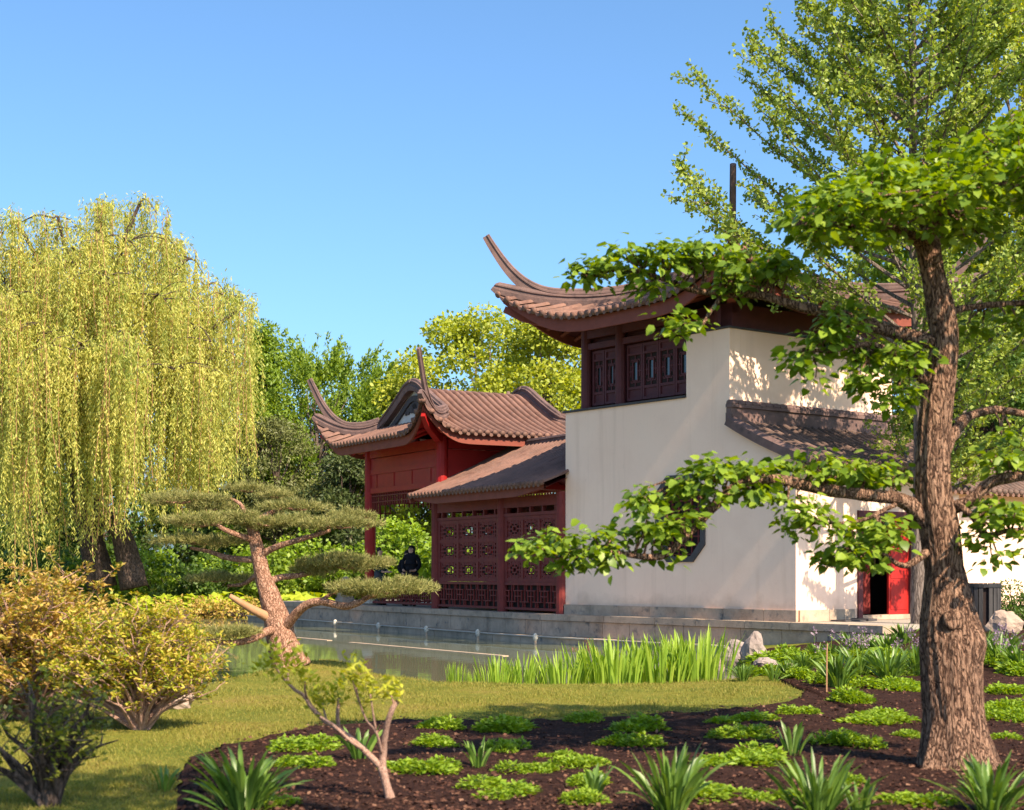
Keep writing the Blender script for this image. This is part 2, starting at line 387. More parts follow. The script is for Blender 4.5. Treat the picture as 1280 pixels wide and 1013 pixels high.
def gz(X, Y):
    X = np.asarray(X, dtype=float); Y = np.asarray(Y, dtype=float)
    d = np.maximum(interp(X, SX, SY) - Y, Y - interp(X, FX, FYs))
    z = interp(d, [-2.5, -.6, 0, .25, .8, 2], [-.7, -.35, -.02, .07, .13, .15])
    land = sstep(d, 0, 1)
    z = z + land * np.where(Y > 40, np.clip(Y - 55, 0, 60) * .012, 0)
    z = z + land * .40 * sstep(Y, 21, 28) * sstep(X, 4.4, 8) * (Y < 45)
    z = z + land * .14 * np.exp(-((X + 3.0) ** 2 + (Y - 24) ** 2) / 1.6)
    z = z + land * .02 * np.sin(X * 1.3 + Y * .7) * np.cos(Y * .9 - X * .4)
    return z

def gpt(px, py):
    Y = np.arange(6, 90, .02)
    zr = EYE - (py - HY) / F * Y
    g = gz((px - CX) / F * Y, Y)
    i = int(np.argmax(zr <= g))
    return Vector(((px - CX) / F * Y[i], Y[i], float(g[i])))

def axis(lo, hi, dense_lo, dense_hi, step):
    a = list(np.arange(dense_lo, dense_hi + 1e-6, step))
    s, x = step, dense_hi
    while x < hi: s *= 1.25; x = min(hi, x + s); a.append(x)
    s, x = step, dense_lo
    b = []
    while x > lo: s *= 1.25; x = max(lo, x - s); b.append(x)
    return np.array(b[::-1] + a)

xs = axis(-400, 400, -9, 9, .2); ys = axis(-25, 900, 8, 30, .2)
XX, YY = np.meshgrid(xs, ys); ZZ = gz(XX, YY)
nx, ny = len(xs), len(ys)
idx = np.arange(nx * ny).reshape(ny, nx)
quads = np.stack([idx[:-1, :-1], idx[:-1, 1:], idx[1:, 1:], idx[1:, :-1]], -1).reshape(-1, 4)
g = mesh_np('lawn', np.stack([XX, YY, ZZ], -1).reshape(-1, 3), quads, M['lawn'], smooth=True)
tag(g, 'sunlit mown lawn sloping to the pond edge', kind='structure')
mb = MB(); mb.grid([[Vector((x, y, 0)) for x in (-120, -30, 0, 14)] for y in (11, 25, 40, 62)])
w = mb.build('pond_water', M['water']); tag(w, 'calm grey green pond water', kind='structure')

# mulch bed: one sheet with a lumpy top
bx = np.concatenate([np.arange(-2.75, 5, .05), np.arange(5, 12.01, .1)])
rows = []
vv = np.linspace(0, 1, 170)
BXX = np.repeat(bx[None, :], len(vv), 0)
ytop = interp(bx, BX, BY) + .07 * np.sin(bx * 9) + .05 * np.sin(bx * 23 + 1)
BYY = 6.5 + vv[:, None] * (ytop - 6.5)[None, :]
bx0 = BXX.copy()
BXX = BXX + np.clip(12.3 - BYY, 0, 9) * .23 * np.clip((3 - BXX) / 5.75, 0, 1)
lump = np.array([[noise.noise(Vector((x * 2.2, y * 2.2, 0))) * .5 + noise.noise(Vector((x * 9, y * 9, 3))) * .35 + noise.noise(Vector((x * 22, y * 22, 5))) * .22
                  for x, y in zip(rx, ry)] for rx, ry in zip(BXX, BYY)])
BXX = BXX + np.exp(-(bx0 + 2.75) / .35) * (.07 * np.sin(BYY * 7) + .05 * np.sin(BYY * 17 + 1) + .04 * np.sin(BYY * 31))
edge = np.minimum((ytop[None, :] - BYY) / .25, 1) * np.minimum((bx0 + 2.75) / .2, 1)
BZZ = gz(BXX, BYY) + .035 * edge - .012 + .035 * lump * edge
n1, n2 = BXX.shape; idx = np.arange(n1 * n2).reshape(n1, n2)
quads = np.stack([idx[:-1, :-1], idx[:-1, 1:], idx[1:, 1:], idx[1:, :-1]], -1).reshape(-1, 4)
bed = mesh_np('mulch_bed', np.stack([BXX, BYY, BZZ], -1).reshape(-1, 3), quads, M['mulch'], smooth=True)
tag(bed, 'dark bark mulch planting bed in front of the lawn', kind='structure')

# ------------------------------------------------------------------ leaves
def unit(v): return v / np.maximum(np.linalg.norm(v, axis=1, keepdims=True), 1e-9)

def leaves(Pt, tip, nrm, L, W, shape='diamond'):
    """arrays of leaves -> (V, F) of separate islands"""
    n = len(Pt); tip = unit(tip); side = unit(np.cross(tip, nrm)); up = np.cross(side, tip)
    L = np.broadcast_to(np.asarray(L, float).reshape(-1, 1), (n, 1)); W = np.broadcast_to(np.asarray(W, float).reshape(-1, 1), (n, 1))
    if shape == 'diamond':
        V = np.stack([Pt, Pt + tip * L * .5 - side * W * .5 + up * W * .12, Pt + tip * L, Pt + tip * L * .5 + side * W * .5 + up * W * .12], 1)
        Fc = np.array([[0, 1, 2], [0, 2, 3]])
    elif shape == 'quad':
        V = np.stack([Pt - side * W * .3, Pt + tip * L - side * W * .5, Pt + tip * L + side * W * .5, Pt + side * W * .3], 1)
        Fc = np.array([[0, 1, 2], [0, 2, 3]])
    elif shape == 'blade':
        V = np.stack([Pt - side * W * .5, Pt + side * W * .5, Pt + tip * L], 1)
        Fc = np.array([[0, 1, 2]])
    else:  # ovate, folded at the midrib and drooping
        m1 = Pt + tip * L * .35; m2 = Pt + tip * L * .72 - up * L * .05; t = Pt + tip * L - up * L * .16
        V = np.stack([Pt, m1, m2, t, Pt + tip * L * .20 - side * W * .42 + up * W * .10, Pt + tip * L * .58 - side * W * .40 + up * W * .04 - up * L * .03,
                      Pt + tip * L * .20 + side * W * .42 + up * W * .10, Pt + tip * L * .58 + side * W * .40 + up * W * .04 - up * L * .03], 1)
        Fc = np.array([[0, 1, 4], [1, 5, 4], [1, 2, 5], [2, 3, 5], [0, 6, 1], [1, 6, 7], [1, 7, 2], [2, 7, 3]])
    k = V.shape[1]
    return V.reshape(-1, 3), (Fc[None] + (np.arange(n) * k)[:, None, None]).reshape(-1, 3)

class Leaves:
    def __init__(s): s.V = []; s.F = []; s.n = 0
    def put(s, *a, **k):
        V, Fc = leaves(*a, **k); s.V.append(V); s.F.append(Fc + s.n); s.n += len(V)
    def build(s, name, mat, root=None, loc=None):
        return mesh_np(name, np.concatenate(s.V), np.concatenate(s.F), mat, root, loc)

def randu(n): return unit(RNG.normal(size=(n, 3)))

def clump_leaves(lv, c, r, n, L, W, shape='diamond', up=.6, droop=0., hollow=.35, rand=.8):
    """n leaves through an ellipsoid r=(rx,ry,rz) round c"""
    d = randu(n); rad = (hollow + (1 - hollow) * RNG.random((n, 1))) ** .7
    Pt = np.array(c)[None] + d * rad * np.array(r)[None]
    tip = d * .8 + RNG.normal(size=(n, 3)) * rand + np.array([0, 0, -droop])
    nrm = RNG.normal(size=(n, 3)) * .7 + np.array([0, 0, up]) + d * .5
    s = RNG.uniform(.7, 1.25, n)
    lv.put(Pt, tip, nrm, L * s, W * s, shape=shape)

def limb(p0, p1, n=6, jit=.05, sag=0.):
    p0 = Vector(p0); p1 = Vector(p1); L = (p1 - p0).length
    out = []
    for i in range(n + 1):
        t = i / n
        p = p0.lerp(p1, t)
        if 0 < i < n: p += Vector((R(-1, 1), R(-1, 1), R(-1, 1))) * jit * L
        p.z -= sag * L * math.sin(PI * t)
        out.append(p)
    return out

def smooth_path(pts, sub=4):
    """Catmull-Rom through Vectors"""
    pts = [Vector(p) for p in pts]
    q = [pts[0] * 2 - pts[1]] + pts + [pts[-1] * 2 - pts[-2]]
    out = []
    for i in range(1, len(q) - 2):
        for k in range(sub):
            t = k / sub
            a, b, c, d = q[i - 1], q[i], q[i + 1], q[i + 2]
            out.append(.5 * ((2 * b) + (c - a) * t + (2 * a - 5 * b + 4 * c - d) * t * t + (3 * b - a - 3 * c + d) * t ** 3))
    out.append(pts[-1]); return out

def smooth_rad(r, sub=4):
    out = []
    for i in range(len(r) - 1):
        for k in range(sub): out.append(r[i] + (r[i + 1] - r[i]) * k / sub)
    return out + [r[-1]]
#%%BUILD

# ------------------------------------------------------------------ building frames (a along the front, b into the building, z above the eye)
A0 = Vector((1.264, 36.0, 0))
def frame(o, ux, vx):
    U = Vector((ux[0], ux[1], 0)).normalized(); V = Vector((vx[0], vx[1], 0)).normalized()
    f = lambda a, b, z: o + U * a + V * b + Vector((0, 0, EYE + z))
    f.U, f.V = U, V
    return f
TW = frame(A0, (.611, -.792), (.792, .611))
GA = frame(A0, (.496, -.868), (.868, .496))
PZ = PLAT - EYE   # platform top relative to the eye

def column(mb, fr, a, b, z0, z1, r, n=12):
    mb.tube([fr(a, b, z0), fr(a, b, z0 + .5 * (z1 - z0)), fr(a, b, z1)], [r, r, r * .97], n)

# --- roofs
def roof_plane(fr, rect, side, hf, ze, L, k, p, flare):
    a0, a1, b0, b1 = rect
    length = (a1 - a0) if side in 'fk' else (b1 - b0)
    def pos(s, d, dz=0.):
        if side == 'f': a, b = a0 + s, b0 + d
        elif side == 'k': a, b = a1 - s, b1 - d
        elif side == 'r': a, b = a1 - d, b0 + s
        else: a, b = a0 + d, b1 - s
        da, db = min(a - a0, a1 - a), min(b - b0, b1 - b)
        m = max(da, db)
        q = max(0., 1 - m / k)
        fl = flare * q * q
        sa = -1 if (a - a0) < (a1 - a) else 1
        sb = -1 if (b - b0) < (b1 - b) else 1
        return fr(a + sa * fl, b + sb * fl, ze + hf(d) + L * q ** p + dz)
    return pos, length

def tile_rows(mt, mp, pos, length, dmax, sp=.23, r=.068, cap=True, s_lo=.06, n_d=12):
    n = int((length - 2 * s_lo) / sp); sp = (length - 2 * s_lo) / n
    rows = []
    ss = [s_lo + sp * i for i in range(n + 1)]
    for s in ss:
        D = dmax(s)
        if D < .05: D = .05
        path = [pos(s, D * i / n_d) for i in range(n_d + 1)]
        s2 = min(s + .05, length); s1 = max(s - .05, 0)
        side = (pos(s2, 0) - pos(s1, 0)); side.z = 0; side = side.normalized()
        rows.append((path, side))
    # pan surface, a little below the barrels
    lo = [pos(0, 0)] ; grid = []
    for path, side in rows: grid.append([p + Vector((0, 0, -.01)) for p in path])
    mp.grid(grid)
    for path, side in rows:
        ring = []
        for i, p in enumerate(path):
            t = (path[min(i + 1, n_d)] - path[max(i - 1, 0)]).normalized()
            up = side.cross(t); up = up if up.z > 0 else -up
            up = up.normalized()
            ring.append([p + side * (r * math.cos(a)) + up * (r * 1.15 * math.sin(a)) for a in [PI * j / 5 for j in range(6)]])
        mt.grid(ring)
        if cap:
            t = (path[1] - path[0]).normalized(); up = side.cross(t); up = up if up.z > 0 else -up
            c = path[0] + up * r * .25
            mt.tube([c - t * .035, c + t * .05], r * 1.12, 10)
            # drip tile between the barrels
    for (p1, s1_), (p2, s2_) in zip(rows[:-1], rows[1:]):
        mid = (p1[0] + p2[0]) * .5; t = (p1[1] - p1[0]).normalized()
        w = (p2[0] - p1[0]) * .36
        a, b = mid - w - t * .02, mid + w - t * .02
        dn = Vector((0, 0, -.085))
        mp.add([a, b, b * .75 + a * .25 + dn * .8, (a + b) * .5 + dn, a * .75 + b * .25 + dn * .8,
                a + t * .03, b + t * .03, b * .75 + a * .25 + dn * .8 + t * .03, (a + b) * .5 + dn + t * .03, a * .75 + b * .25 + dn * .8 + t * .03],
               [(0, 1, 2, 3, 4), (9, 8, 7, 6, 5), (0, 4, 9, 5), (4, 3, 8, 9), (3, 2, 7, 8), (2, 1, 6, 7), (1, 0, 5, 6)])

def eave_board(mb, pos, length, drop0=.06, drop1=.30, inset=.10, th=.06, n=40):
    outer = []; inner = []
    rows = [[], [], [], []]
    for i in range(n + 1):
        s = length * i / n
        s_ = min(max(s, inset), length - inset)
        p = pos(s_, inset); q = pos(s_, inset + th)
        e = min(1, min(s, length - s) / 1.6); e = e * e * (3 - 2 * e)
        z0, z1 = Vector((0, 0, -drop0)), Vector((0, 0, -drop0 - (drop1 - drop0) * (.4 + .6 * e)))
        h = p.copy(); 
        rows[0].append(p + z0); rows[1].append(p + z1)
        rows[2].append(Vector((q.x, q.y, p.z)) + z1); rows[3].append(Vector((q.x, q.y, p.z)) + z0)
    mb.grid([rows[0], rows[1], rows[2], rows[3], rows[0]])

def soffit(mb, pos, length, depth, drop=.16, n=30):
    rows = []
    for j in range(5):
        d = .12 + (depth - .12) * j / 4
        rows.append([pos(min(max(length * i / n, d), length - d), d) + Vector((0, 0, -drop)) for i in range(n + 1)])
    mb.grid(rows)

def rafters(mb, pos, length, depth, drop=.20, sp=.34, r=.045):
    n = int(length / sp)
    for i in range(1, n):
        s = length * i / n
        d1 = min(depth, s, length - s)
        if d1 < .4: continue
        mb.tube([pos(s, .16) + Vector((0, 0, -drop - .03)), pos(s, d1) + Vector((0, 0, -drop))], r, 6)

RIDGE = [(-.11, -.05), (-.13, .10), (-.085, .115), (-.085, .20), (-.12, .215), (-.12, .255), (-.09, .27), (-.07, .33), (0, .355),
         (.07, .33), (.09, .27), (.12, .255), (.12, .215), (.085, .20), (.085, .115), (.13, .10), (.11, -.05)]

HORN = [(-.045, -.26), (-.05, .0), (-.085, .012), (-.085, .06), (-.055, .075), (-.06, .13), (-.03, .165), (.03, .165), (.06, .13), (.055, .075), (.085, .06), (.085, .012), (.05, .0), (.045, -.26)]
def hip_line(hip, d_in, n=14):
    """low ridge lying on the hip, ending with a small lift at the corner"""
    pts = [hip(d_in * (1 - i / n)) for i in range(n + 1)]
    t = (pts[-1] - pts[-2]).normalized()
    pts.append(pts[-1] + t * .10 + Vector((0, 0, .05)))
    return pts, [.80] * n + [.72, .5]

def horn(hip, d_in, top, run=.2, reach=.95, power=2.7, n=40):
    """upper ridge riding on the hip ridge, sweeping up past the corner into a thin tip that is `top` above the corner"""
    c0, c1 = hip(0), hip(.2)
    h = Vector((c0.x - c1.x, c0.y - c1.y, 0)) / .2; sl = (c0.z - c1.z) / .2 * .6
    pts, sc = [], []
    for i in range(n + 1):
        t = i / n; t = 1 - (1 - t) ** 1.5
        d = d_in - (d_in + run) * t
        p = hip(d) if d >= 0 else c0 + h * (-d) + Vector((0, 0, sl * -d))
        q = max(0, (reach - d) / (reach + run))
        pts.append(p + Vector((0, 0, .22 + (top - .22 - sl * run) * q ** power)))
        w = max(0, (1.0 - d) / (1.0 + run)); sc.append((.95 - .22 * w, .98 - .56 * w ** 1.2))
    return pts, sc

# ------------------------------------------------------------------ the stone platform
plat = empty('stone_platform', (GA(-8, 0, 0).x, GA(-8, 0, 0).y, 0), 'grey stone terrace along the water carrying the red gallery and white building', 'platform')
fa = GA(-19.0, -.35, 0); fb0 = TW(0, -.28, 0)
def line_x(p, d, q, e):
    den = d.x * e.y - d.y * e.x
    t = ((q.x - p.x) * e.y - (q.y - p.y) * e.x) / den
    return p + d * t
knee = line_x(fa, GA.U, fb0, TW.U)
def off(fr, a, b): v = fr(a, b, 0); return Vector((v.x, v.y, 0))
def path_at(dist_out):
    """front line of the platform, moved outwards"""
    pa = off(GA, -19.0, -.35 - dist_out); pb = off(TW, 0, -.28 - dist_out)
    k = line_x(pa, GA.U, pb, TW.U); k = Vector((k.x, k.y, 0))
    return [pa, k, off(TW, 9.6, -.28 - dist_out)]
fl = path_at(0)
def prism(mb, poly, z0, z1):
    n = len(poly)
    lo = [Vector((p.x, p.y, z0)) for p in poly]; hi = [Vector((p.x, p.y, z1)) for p in poly]
    tri = tessellate_polygon([lo])
    mb.add(lo, [tuple(t) for t in tri]); mb.add(hi, [tuple(t)[::-1] for t in tri])
    mb.add(lo + hi, [(i, (i + 1) % n, n + (i + 1) % n, n + i) for i in range(n)])
mb = MB()
prism(mb, [fl[0], fl[1], fl[2], off(TW, 9.6, 9), off(TW, 0, 12), off(GA, -19, 9)], -.6, PLAT - .13)
mb.build('platform_core', M['stone'], plat)
mb = MB()   # paving top
i1 = path_at(-.42)
prism(mb, [i1[0], i1[1], i1[2], off(TW, 9.6, 9), off(TW, 0, 12), off(GA, -19, 9)], PLAT - .15, PLAT - .004)
mb.build('paving', M['paving'], plat)
def block_course(name, mat, o_out, o_in, z0, z1, seg, gap=.008):
    mb = MB()
    oo, ii = path_at(o_out), path_at(o_in)
    rr = random.Random(5)
    for k in (0, 1):
        L = (oo[k + 1] - oo[k]).length; t = 0
        while t < L - .05:
            w = min(seg * rr.uniform(.8, 1.25), L - t)
            if L - t - w < .25: w = L - t
            q0, q1 = (t + gap) / L, (t + w - gap) / L
            a, b = oo[k].lerp(oo[k + 1], q0), oo[k].lerp(oo[k + 1], q1)
            c, d = ii[k].lerp(ii[k + 1], q1), ii[k].lerp(ii[k + 1], q0)
            j = rr.uniform(-.004, .004)
            z = Vector((0, 0, 1))
            mb.hexa([a + z * z0, b + z * z0, c + z * z0, d + z * z0, a + z * (z1 + j), b + z * (z1 + j), c + z * (z1 + j), d + z * (z1 + j)])
            t += w
    return mb.build(name, mat, plat)
block_course('coping_course', M['stone'], .07, -.44, PLAT - .14, PLAT, 1.35)
block_course('facing_course', M['stone'], .025, -.1, .155, PLAT - .15, .95)
block_course('water_ledge', M['stone'], .62, .02, -.2, .15, 2.6)
block_course('ledge_lip', M['stone_lit'], .66, .60, .152, .175, 2.6)

# a sunken step just breaking the surface
def sunken(p0, p1, name, label):
    a, b = P(*p0, EYE * F / (p0[1] - HY)), P(*p1, EYE * F / (p1[1] - HY))
    d = (b - a).normalized(); n = Vector((-d.y, d.x, 0)) * .07
    mb = MB(); z0, z1 = Vector((0, 0, -.3)), Vector((0, 0, .012))
    mb.hexa([a - n + z0, b - n + z0, b + n + z0, a + n + z0, a - n + z1, b - n + z1, b + n + z1, a + n + z1])
    o = mb.build(name, M['stone'], loc=(a + b) * .5); tag(o, label, 'kerb', 'sunken kerbs in the pond'); return o
sunken((438, 803.5), (632, 820.5), 'sunken_kerb', 'longer pale stone kerb just breaking the pond surface before the gallery')
sunken((366, 797), (412, 801), 'sunken_kerb', 'short pale stone kerb in the pond just right of the pine trunk')

# little fittings along the ledge
for i, (px, lab) in enumerate([(368, 'small pale pond light partly behind the cloud pruned pine trunk'), (419, 'small pale pond light standing nearest right of the pine trunk'),
                               (473, 'small pale pond light below the stone lion by the ledge'), (533, 'small pale pond light at the ledge below the red balcony railing'),
                               (597, 'small pale pond light at the ledge below the first lattice bay'), (669, 'small pale pond light at the ledge closest to the white building')]):
    best = min((abs((p.x / p.y * F + CX) - px), p.x, p.y) for p in [off(GA, -16 + .02 * j, -1.22) for j in range(850)])
    c = Vector((best[1], best[2], 0))
    rt = empty('pond_light', c, lab, 'light', 'small lights along the pond ledge')
    m1 = MB(); m1.tube([c + Vector((0, 0, -.3)), c + Vector((0, 0, .10))], .03, 8); m1.build('stem', M['stone'], rt)
    m2 = MB(); m2.tube([c + Vector((0, 0, .09)), c + Vector((0, 0, .14)), c + Vector((0, 0, .22)), c + Vector((0, 0, .26))], [.035, .06, .055, .02], 10)
    m2.build('lamp_head', M['white_paint'], rt)

# ------------------------------------------------------------------ the white two-storey building
tower = empty('white_building', (TW(3.5, 2.6, 0).x, TW(3.5, 2.6, 0).y, PLAT), 'cream plastered two storey building with flying tiled roof and octagonal window', 'building')
leanA = 7.165
T5 = 5.343
octo = [(3.18, -.28 + .0), (3.18, 1.70), (3.51, 2.04), (4.26, 2.04), (4.59, 1.70), (4.59, .60), (4.26, .26), (3.51, .26), (3.18, .60)][1:]
mb = MB()
front2 = lambda t, z, d: TW(t, d, z)
mb.poly_wall(front2, [(0, PZ + .02), (leanA, PZ + .02), (leanA, 2.33), (6.6, 2.52), (6.0, 2.76), (T5, 3.10), (T5, 5.08), (4.06, 5.08), (4.06, 3.74), (0, 3.74)], [octo], .32)
# upper right face and far walls
mb.box(TW, T5 - .3, T5, .323, 5.28, 2.9, 5.08)
side2 = lambda t, z, d: TW(leanA - d, t, z)
DS0, DS1, DZ = 1.86, 3.78, 1.27
mb.poly_wall(side2, [(.323, PZ + .02), (DS0, PZ + .02), (DS0, DZ), (DS1, DZ), (DS1, PZ + .02), (5.28, PZ + .02), (5.28, 2.3), (.323, 2.3)], [], .3)
mb.box(TW, 0, .3, .323, 5.28, PZ + .02, 3.74)
mb.box(TW, .303, leanA - .303, 5.0, 5.277, PZ + .02, 2.5)
mb.box(TW, .303, T5 - .303, 5.003, 5.274, 2.5, 5.08)
mb.build('wall', M['plaster'], tower)
mb = MB()   # stone plinth
seg = [0, .95, 1.95, 2.95, 4.05, 5.2, 6.35, leanA + .055]
for s0, s1 in zip(seg[:-1], seg[1:]): mb.box(TW, s0 + .006, s1 - .006, -.055, .004, PZ, PZ + .235)
mb.build('plinth', M['stone'], tower)
for q in (((.06, .95), (.95, DS0 - .12)), ((DS1 + .12, 5.25),)):
    mb = MB()
    for s0, s1 in q: mb.box(TW, leanA - .004, leanA + .052, s0 + .006, s1 - .006, PZ, PZ + .235)
    mb.build('plinth', M['stone'], tower)
mb = MB()   # thin dark coping on the wall tops
mb.box(TW, -.06, 4.058, -.05, .36, 3.743, 3.79); mb.box(TW, 4.03, T5 + .04, -.05, .36, 5.083, 5.12)
mb.box(TW, T5 - .34, T5 + .04, .362, 5.3, 5.083, 5.12); mb.build('wall_coping', M['darktrim'], tower)

# octagonal window
ow = MB()
oc = [(sum(p[0] for p in octo) / 8), (sum(p[1] for p in octo) / 8)]
def scale_oct(k): return [(oc[0] + (x - oc[0]) * (1 + k / .7), oc[1] + (z - oc[1]) * (1 + k / .9)) for x, z in octo]
ou, inn = scale_oct(.05), scale_oct(-.075)
for i in range(8):
    j = (i + 1) % 8
    ow.hexa([TW(ou[i][0], -.045, ou[i][1]), TW(ou[j][0], -.045, ou[j][1]), TW(ou[j][0], .10, ou[j][1]), TW(ou[i][0], .10, ou[i][1]),
             TW(inn[i][0], -.045, inn[i][1]), TW(inn[j][0], -.045, inn[j][1]), TW(inn[j][0], .10, inn[j][1]), TW(inn[i][0], .10, inn[i][1])])
win = ow.build('octagonal_window', M['darktrim'], tower)
mb = MB()
for k in range(7):
    x = 3.18 + 1.41 * (k + .5) / 7; mb.box(TW, x - .014, x + .014, .13, .16, .30, 2.0)
for k in range(9):
    z = .28 + 1.74 * (k + .5) / 9; mb.box(TW, 3.2, 4.57, .134, .156, z - .014, z + .014)
mb.build('lattice', M['darkred'], win)
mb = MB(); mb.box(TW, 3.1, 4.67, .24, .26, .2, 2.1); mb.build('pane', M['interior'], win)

def fret_panel(mb, fr2, x0, x1, z0, z1, d0, d1, bw=.022, hole=(.30, .70, .28, .72), dense=False):
    """lattice panel: rim, inner square, ties, corner keys; fr2(x,z,d)"""
    def bar(xa, xb, za, zb, e=0.):
        mb.hexa([fr2(xa, za, d0 + e), fr2(xb, za, d0 + e), fr2(xb, za, d1 + e), fr2(xa, za, d1 + e), fr2(xa, zb, d0 + e), fr2(xb, zb, d0 + e), fr2(xb, zb, d1 + e), fr2(xa, zb, d1 + e)])
    w, h = x1 - x0, z1 - z0
    X = lambda q: x0 + w * q
    Z = lambda q: z0 + h * q
    v = bw / 2
    for q in (hole[0], hole[1]): bar(X(q) - v, X(q) + v, Z(hole[2]), Z(hole[3]))
    for q in (hole[2], hole[3]): bar(X(hole[0]) - v, X(hole[1]) + v, Z(q) - v, Z(q) + v, .003)
    for q in (.5,):
        bar(X(q) - v, X(q) + v, z0, Z(hole[2]), .002); bar(X(q) - v, X(q) + v, Z(hole[3]), z1, .002)
        bar(x0, X(hole[0]), Z(q) - v, Z(q) + v, .004); bar(X(hole[1]), x1, Z(q) - v, Z(q) + v, .004)
    for qx, qz, sx, sz in ((.15, .14, 0, 0), (.85, .14, 1, 0), (.15, .86, 0, 1), (.85, .86, 1, 1)):
        bar(X(qx) - v, X(qx) + v, Z(qz) if sz == 0 else Z(hole[3]) , Z(hole[2]) if sz == 0 else Z(qz), .006)
        bar(X(qx) if sx == 0 else X(hole[1]), X(hole[0]) if sx == 0 else X(qx), Z(qz) - v, Z(qz) + v, .008)
    if dense:
        for q in (.045, .955):
            bar(X(q) - v, X(q) + v, z0, z1, .007); bar(x0, x1, Z(q) - v, Z(q) + v, .009)
        for q in (.26, .74):
            bar(X(q) - v, X(q) + v, z0, Z(.30), .001); bar(X(q) - v, X(q) + v, Z(.70), z1, .001)
            bar(x0, X(.30), Z(q) - v, Z(q) + v, .0105); bar(X(.70), x1, Z(q) - v, Z(q) + v, .0105)
    for q in (.15, .85):
        bar(X(q) - v, X(q) + v, Z(.32), Z(.68), .002)
        bar(X(.32), X(.68), Z(q) - v, Z(q) + v, .005)

# upper timber storey
uz0, uz1 = 3.79, 5.62
mb = MB()
mb.box(TW, .50, 4.06, .30, .40, uz0, uz1)            # dark backing wall
mb.box(TW, 4.06, T5 - .02, .10, .38, 5.12, uz1)
mb.box(TW, T5 - .38, T5 - .04, .10, 5.2, 5.12, uz1 - .003)
mb.box(TW, .44, .60, .41, 5.2, uz0, uz1); mb.box(TW, .61, T5 - .05, 5.05, 5.18, uz0, uz1 - .006)
mb.box(TW, .45, T5 - .02, .115, .298, 5.16, 5.30); mb.box(TW, .45, T5 - .02, .10, .298, 5.42, 5.60)
mb.build('timber_storey', M['brownred'], tower)
for a in (.56, 1.76, 4.9):
    mb = MB(); column(mb, TW, a, .17, uz0 if a < 4 else 5.12, uz1, .125); mb.build('post', M['brownred'], tower)
def leaf_window(fr2, x0, x1, z0, z1, root, bw):
    mb = MB()
    fw = .055
    def bar(xa, xb, za, zb, d0=.0, d1=.07): mb.hexa([fr2(xa, za, d0), fr2(xb, za, d0), fr2(xb, za, d1), fr2(xa, za, d1), fr2(xa, zb, d0), fr2(xb, zb, d0), fr2(xb, zb, d1), fr2(xa, zb, d1)])
    bar(x0, x0 + fw, z0, z1); bar(x1 - fw, x1, z0, z1)
    zs = z0 + .30
    for za, zb in ((z0, z0 + .06), (zs - .05, zs + .01), (z1 - .06, z1), (z1 - .24, z1 - .19)): bar(x0 + fw, x1 - fw, za, zb, .002, .068)
    bar(x0 + fw, x1 - fw, z0 + .06, zs - .05, .03, .05); bar(x0 + fw, x1 - fw, z1 - .19, z1 - .06, .03, .05)
    w = mb.build('window', M['brownred'], root)
    m2 = MB(); fret_panel(m2, fr2, x0 + fw, x1 - fw, zs + .01, z1 - .24, .02, .04, bw, (.30, .70, .20, .80)); m2.build('lattice', M['brownred'], w)
    m3 = MB()
    xa, xb, za, zb = x0 + fw, x1 - fw, zs + .01, z1 - .24
    m4 = MB(); w_, h_ = xb - xa, zb - za
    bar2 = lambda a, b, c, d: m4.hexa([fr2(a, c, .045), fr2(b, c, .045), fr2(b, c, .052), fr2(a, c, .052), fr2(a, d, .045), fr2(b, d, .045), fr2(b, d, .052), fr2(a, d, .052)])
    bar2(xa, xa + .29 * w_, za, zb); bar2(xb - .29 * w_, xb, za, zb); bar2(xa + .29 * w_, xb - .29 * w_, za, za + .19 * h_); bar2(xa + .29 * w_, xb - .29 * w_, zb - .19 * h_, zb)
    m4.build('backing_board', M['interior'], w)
    m3.add([fr2(xa, za, .055), fr2(xb, za, .055), fr2(xb, zb, .055), fr2(xa, zb, .055), fr2(xa, za, .065), fr2(xb, za, .065), fr2(xb, zb, .065), fr2(xa, zb, .065)],
           [(0, 1, 2, 3), (7, 6, 5, 4), (0, 4, 5, 1), (1, 5, 6, 2), (2, 6, 7, 3), (3, 7, 4, 0)])
    m3.build('pane', M['glass'], w)
wf = lambda x, z, d: TW(x, .20 + d, z)
for x0, x1 in ((.74, 1.15), (1.17, 1.60)): leaf_window(wf, x0, x1, 3.86, 5.12, tower, .03)
for k in range(4): leaf_window(wf, 1.93 + k * .527, 1.93 + k * .527 + .515, 3.86, 5.12, tower, .03)

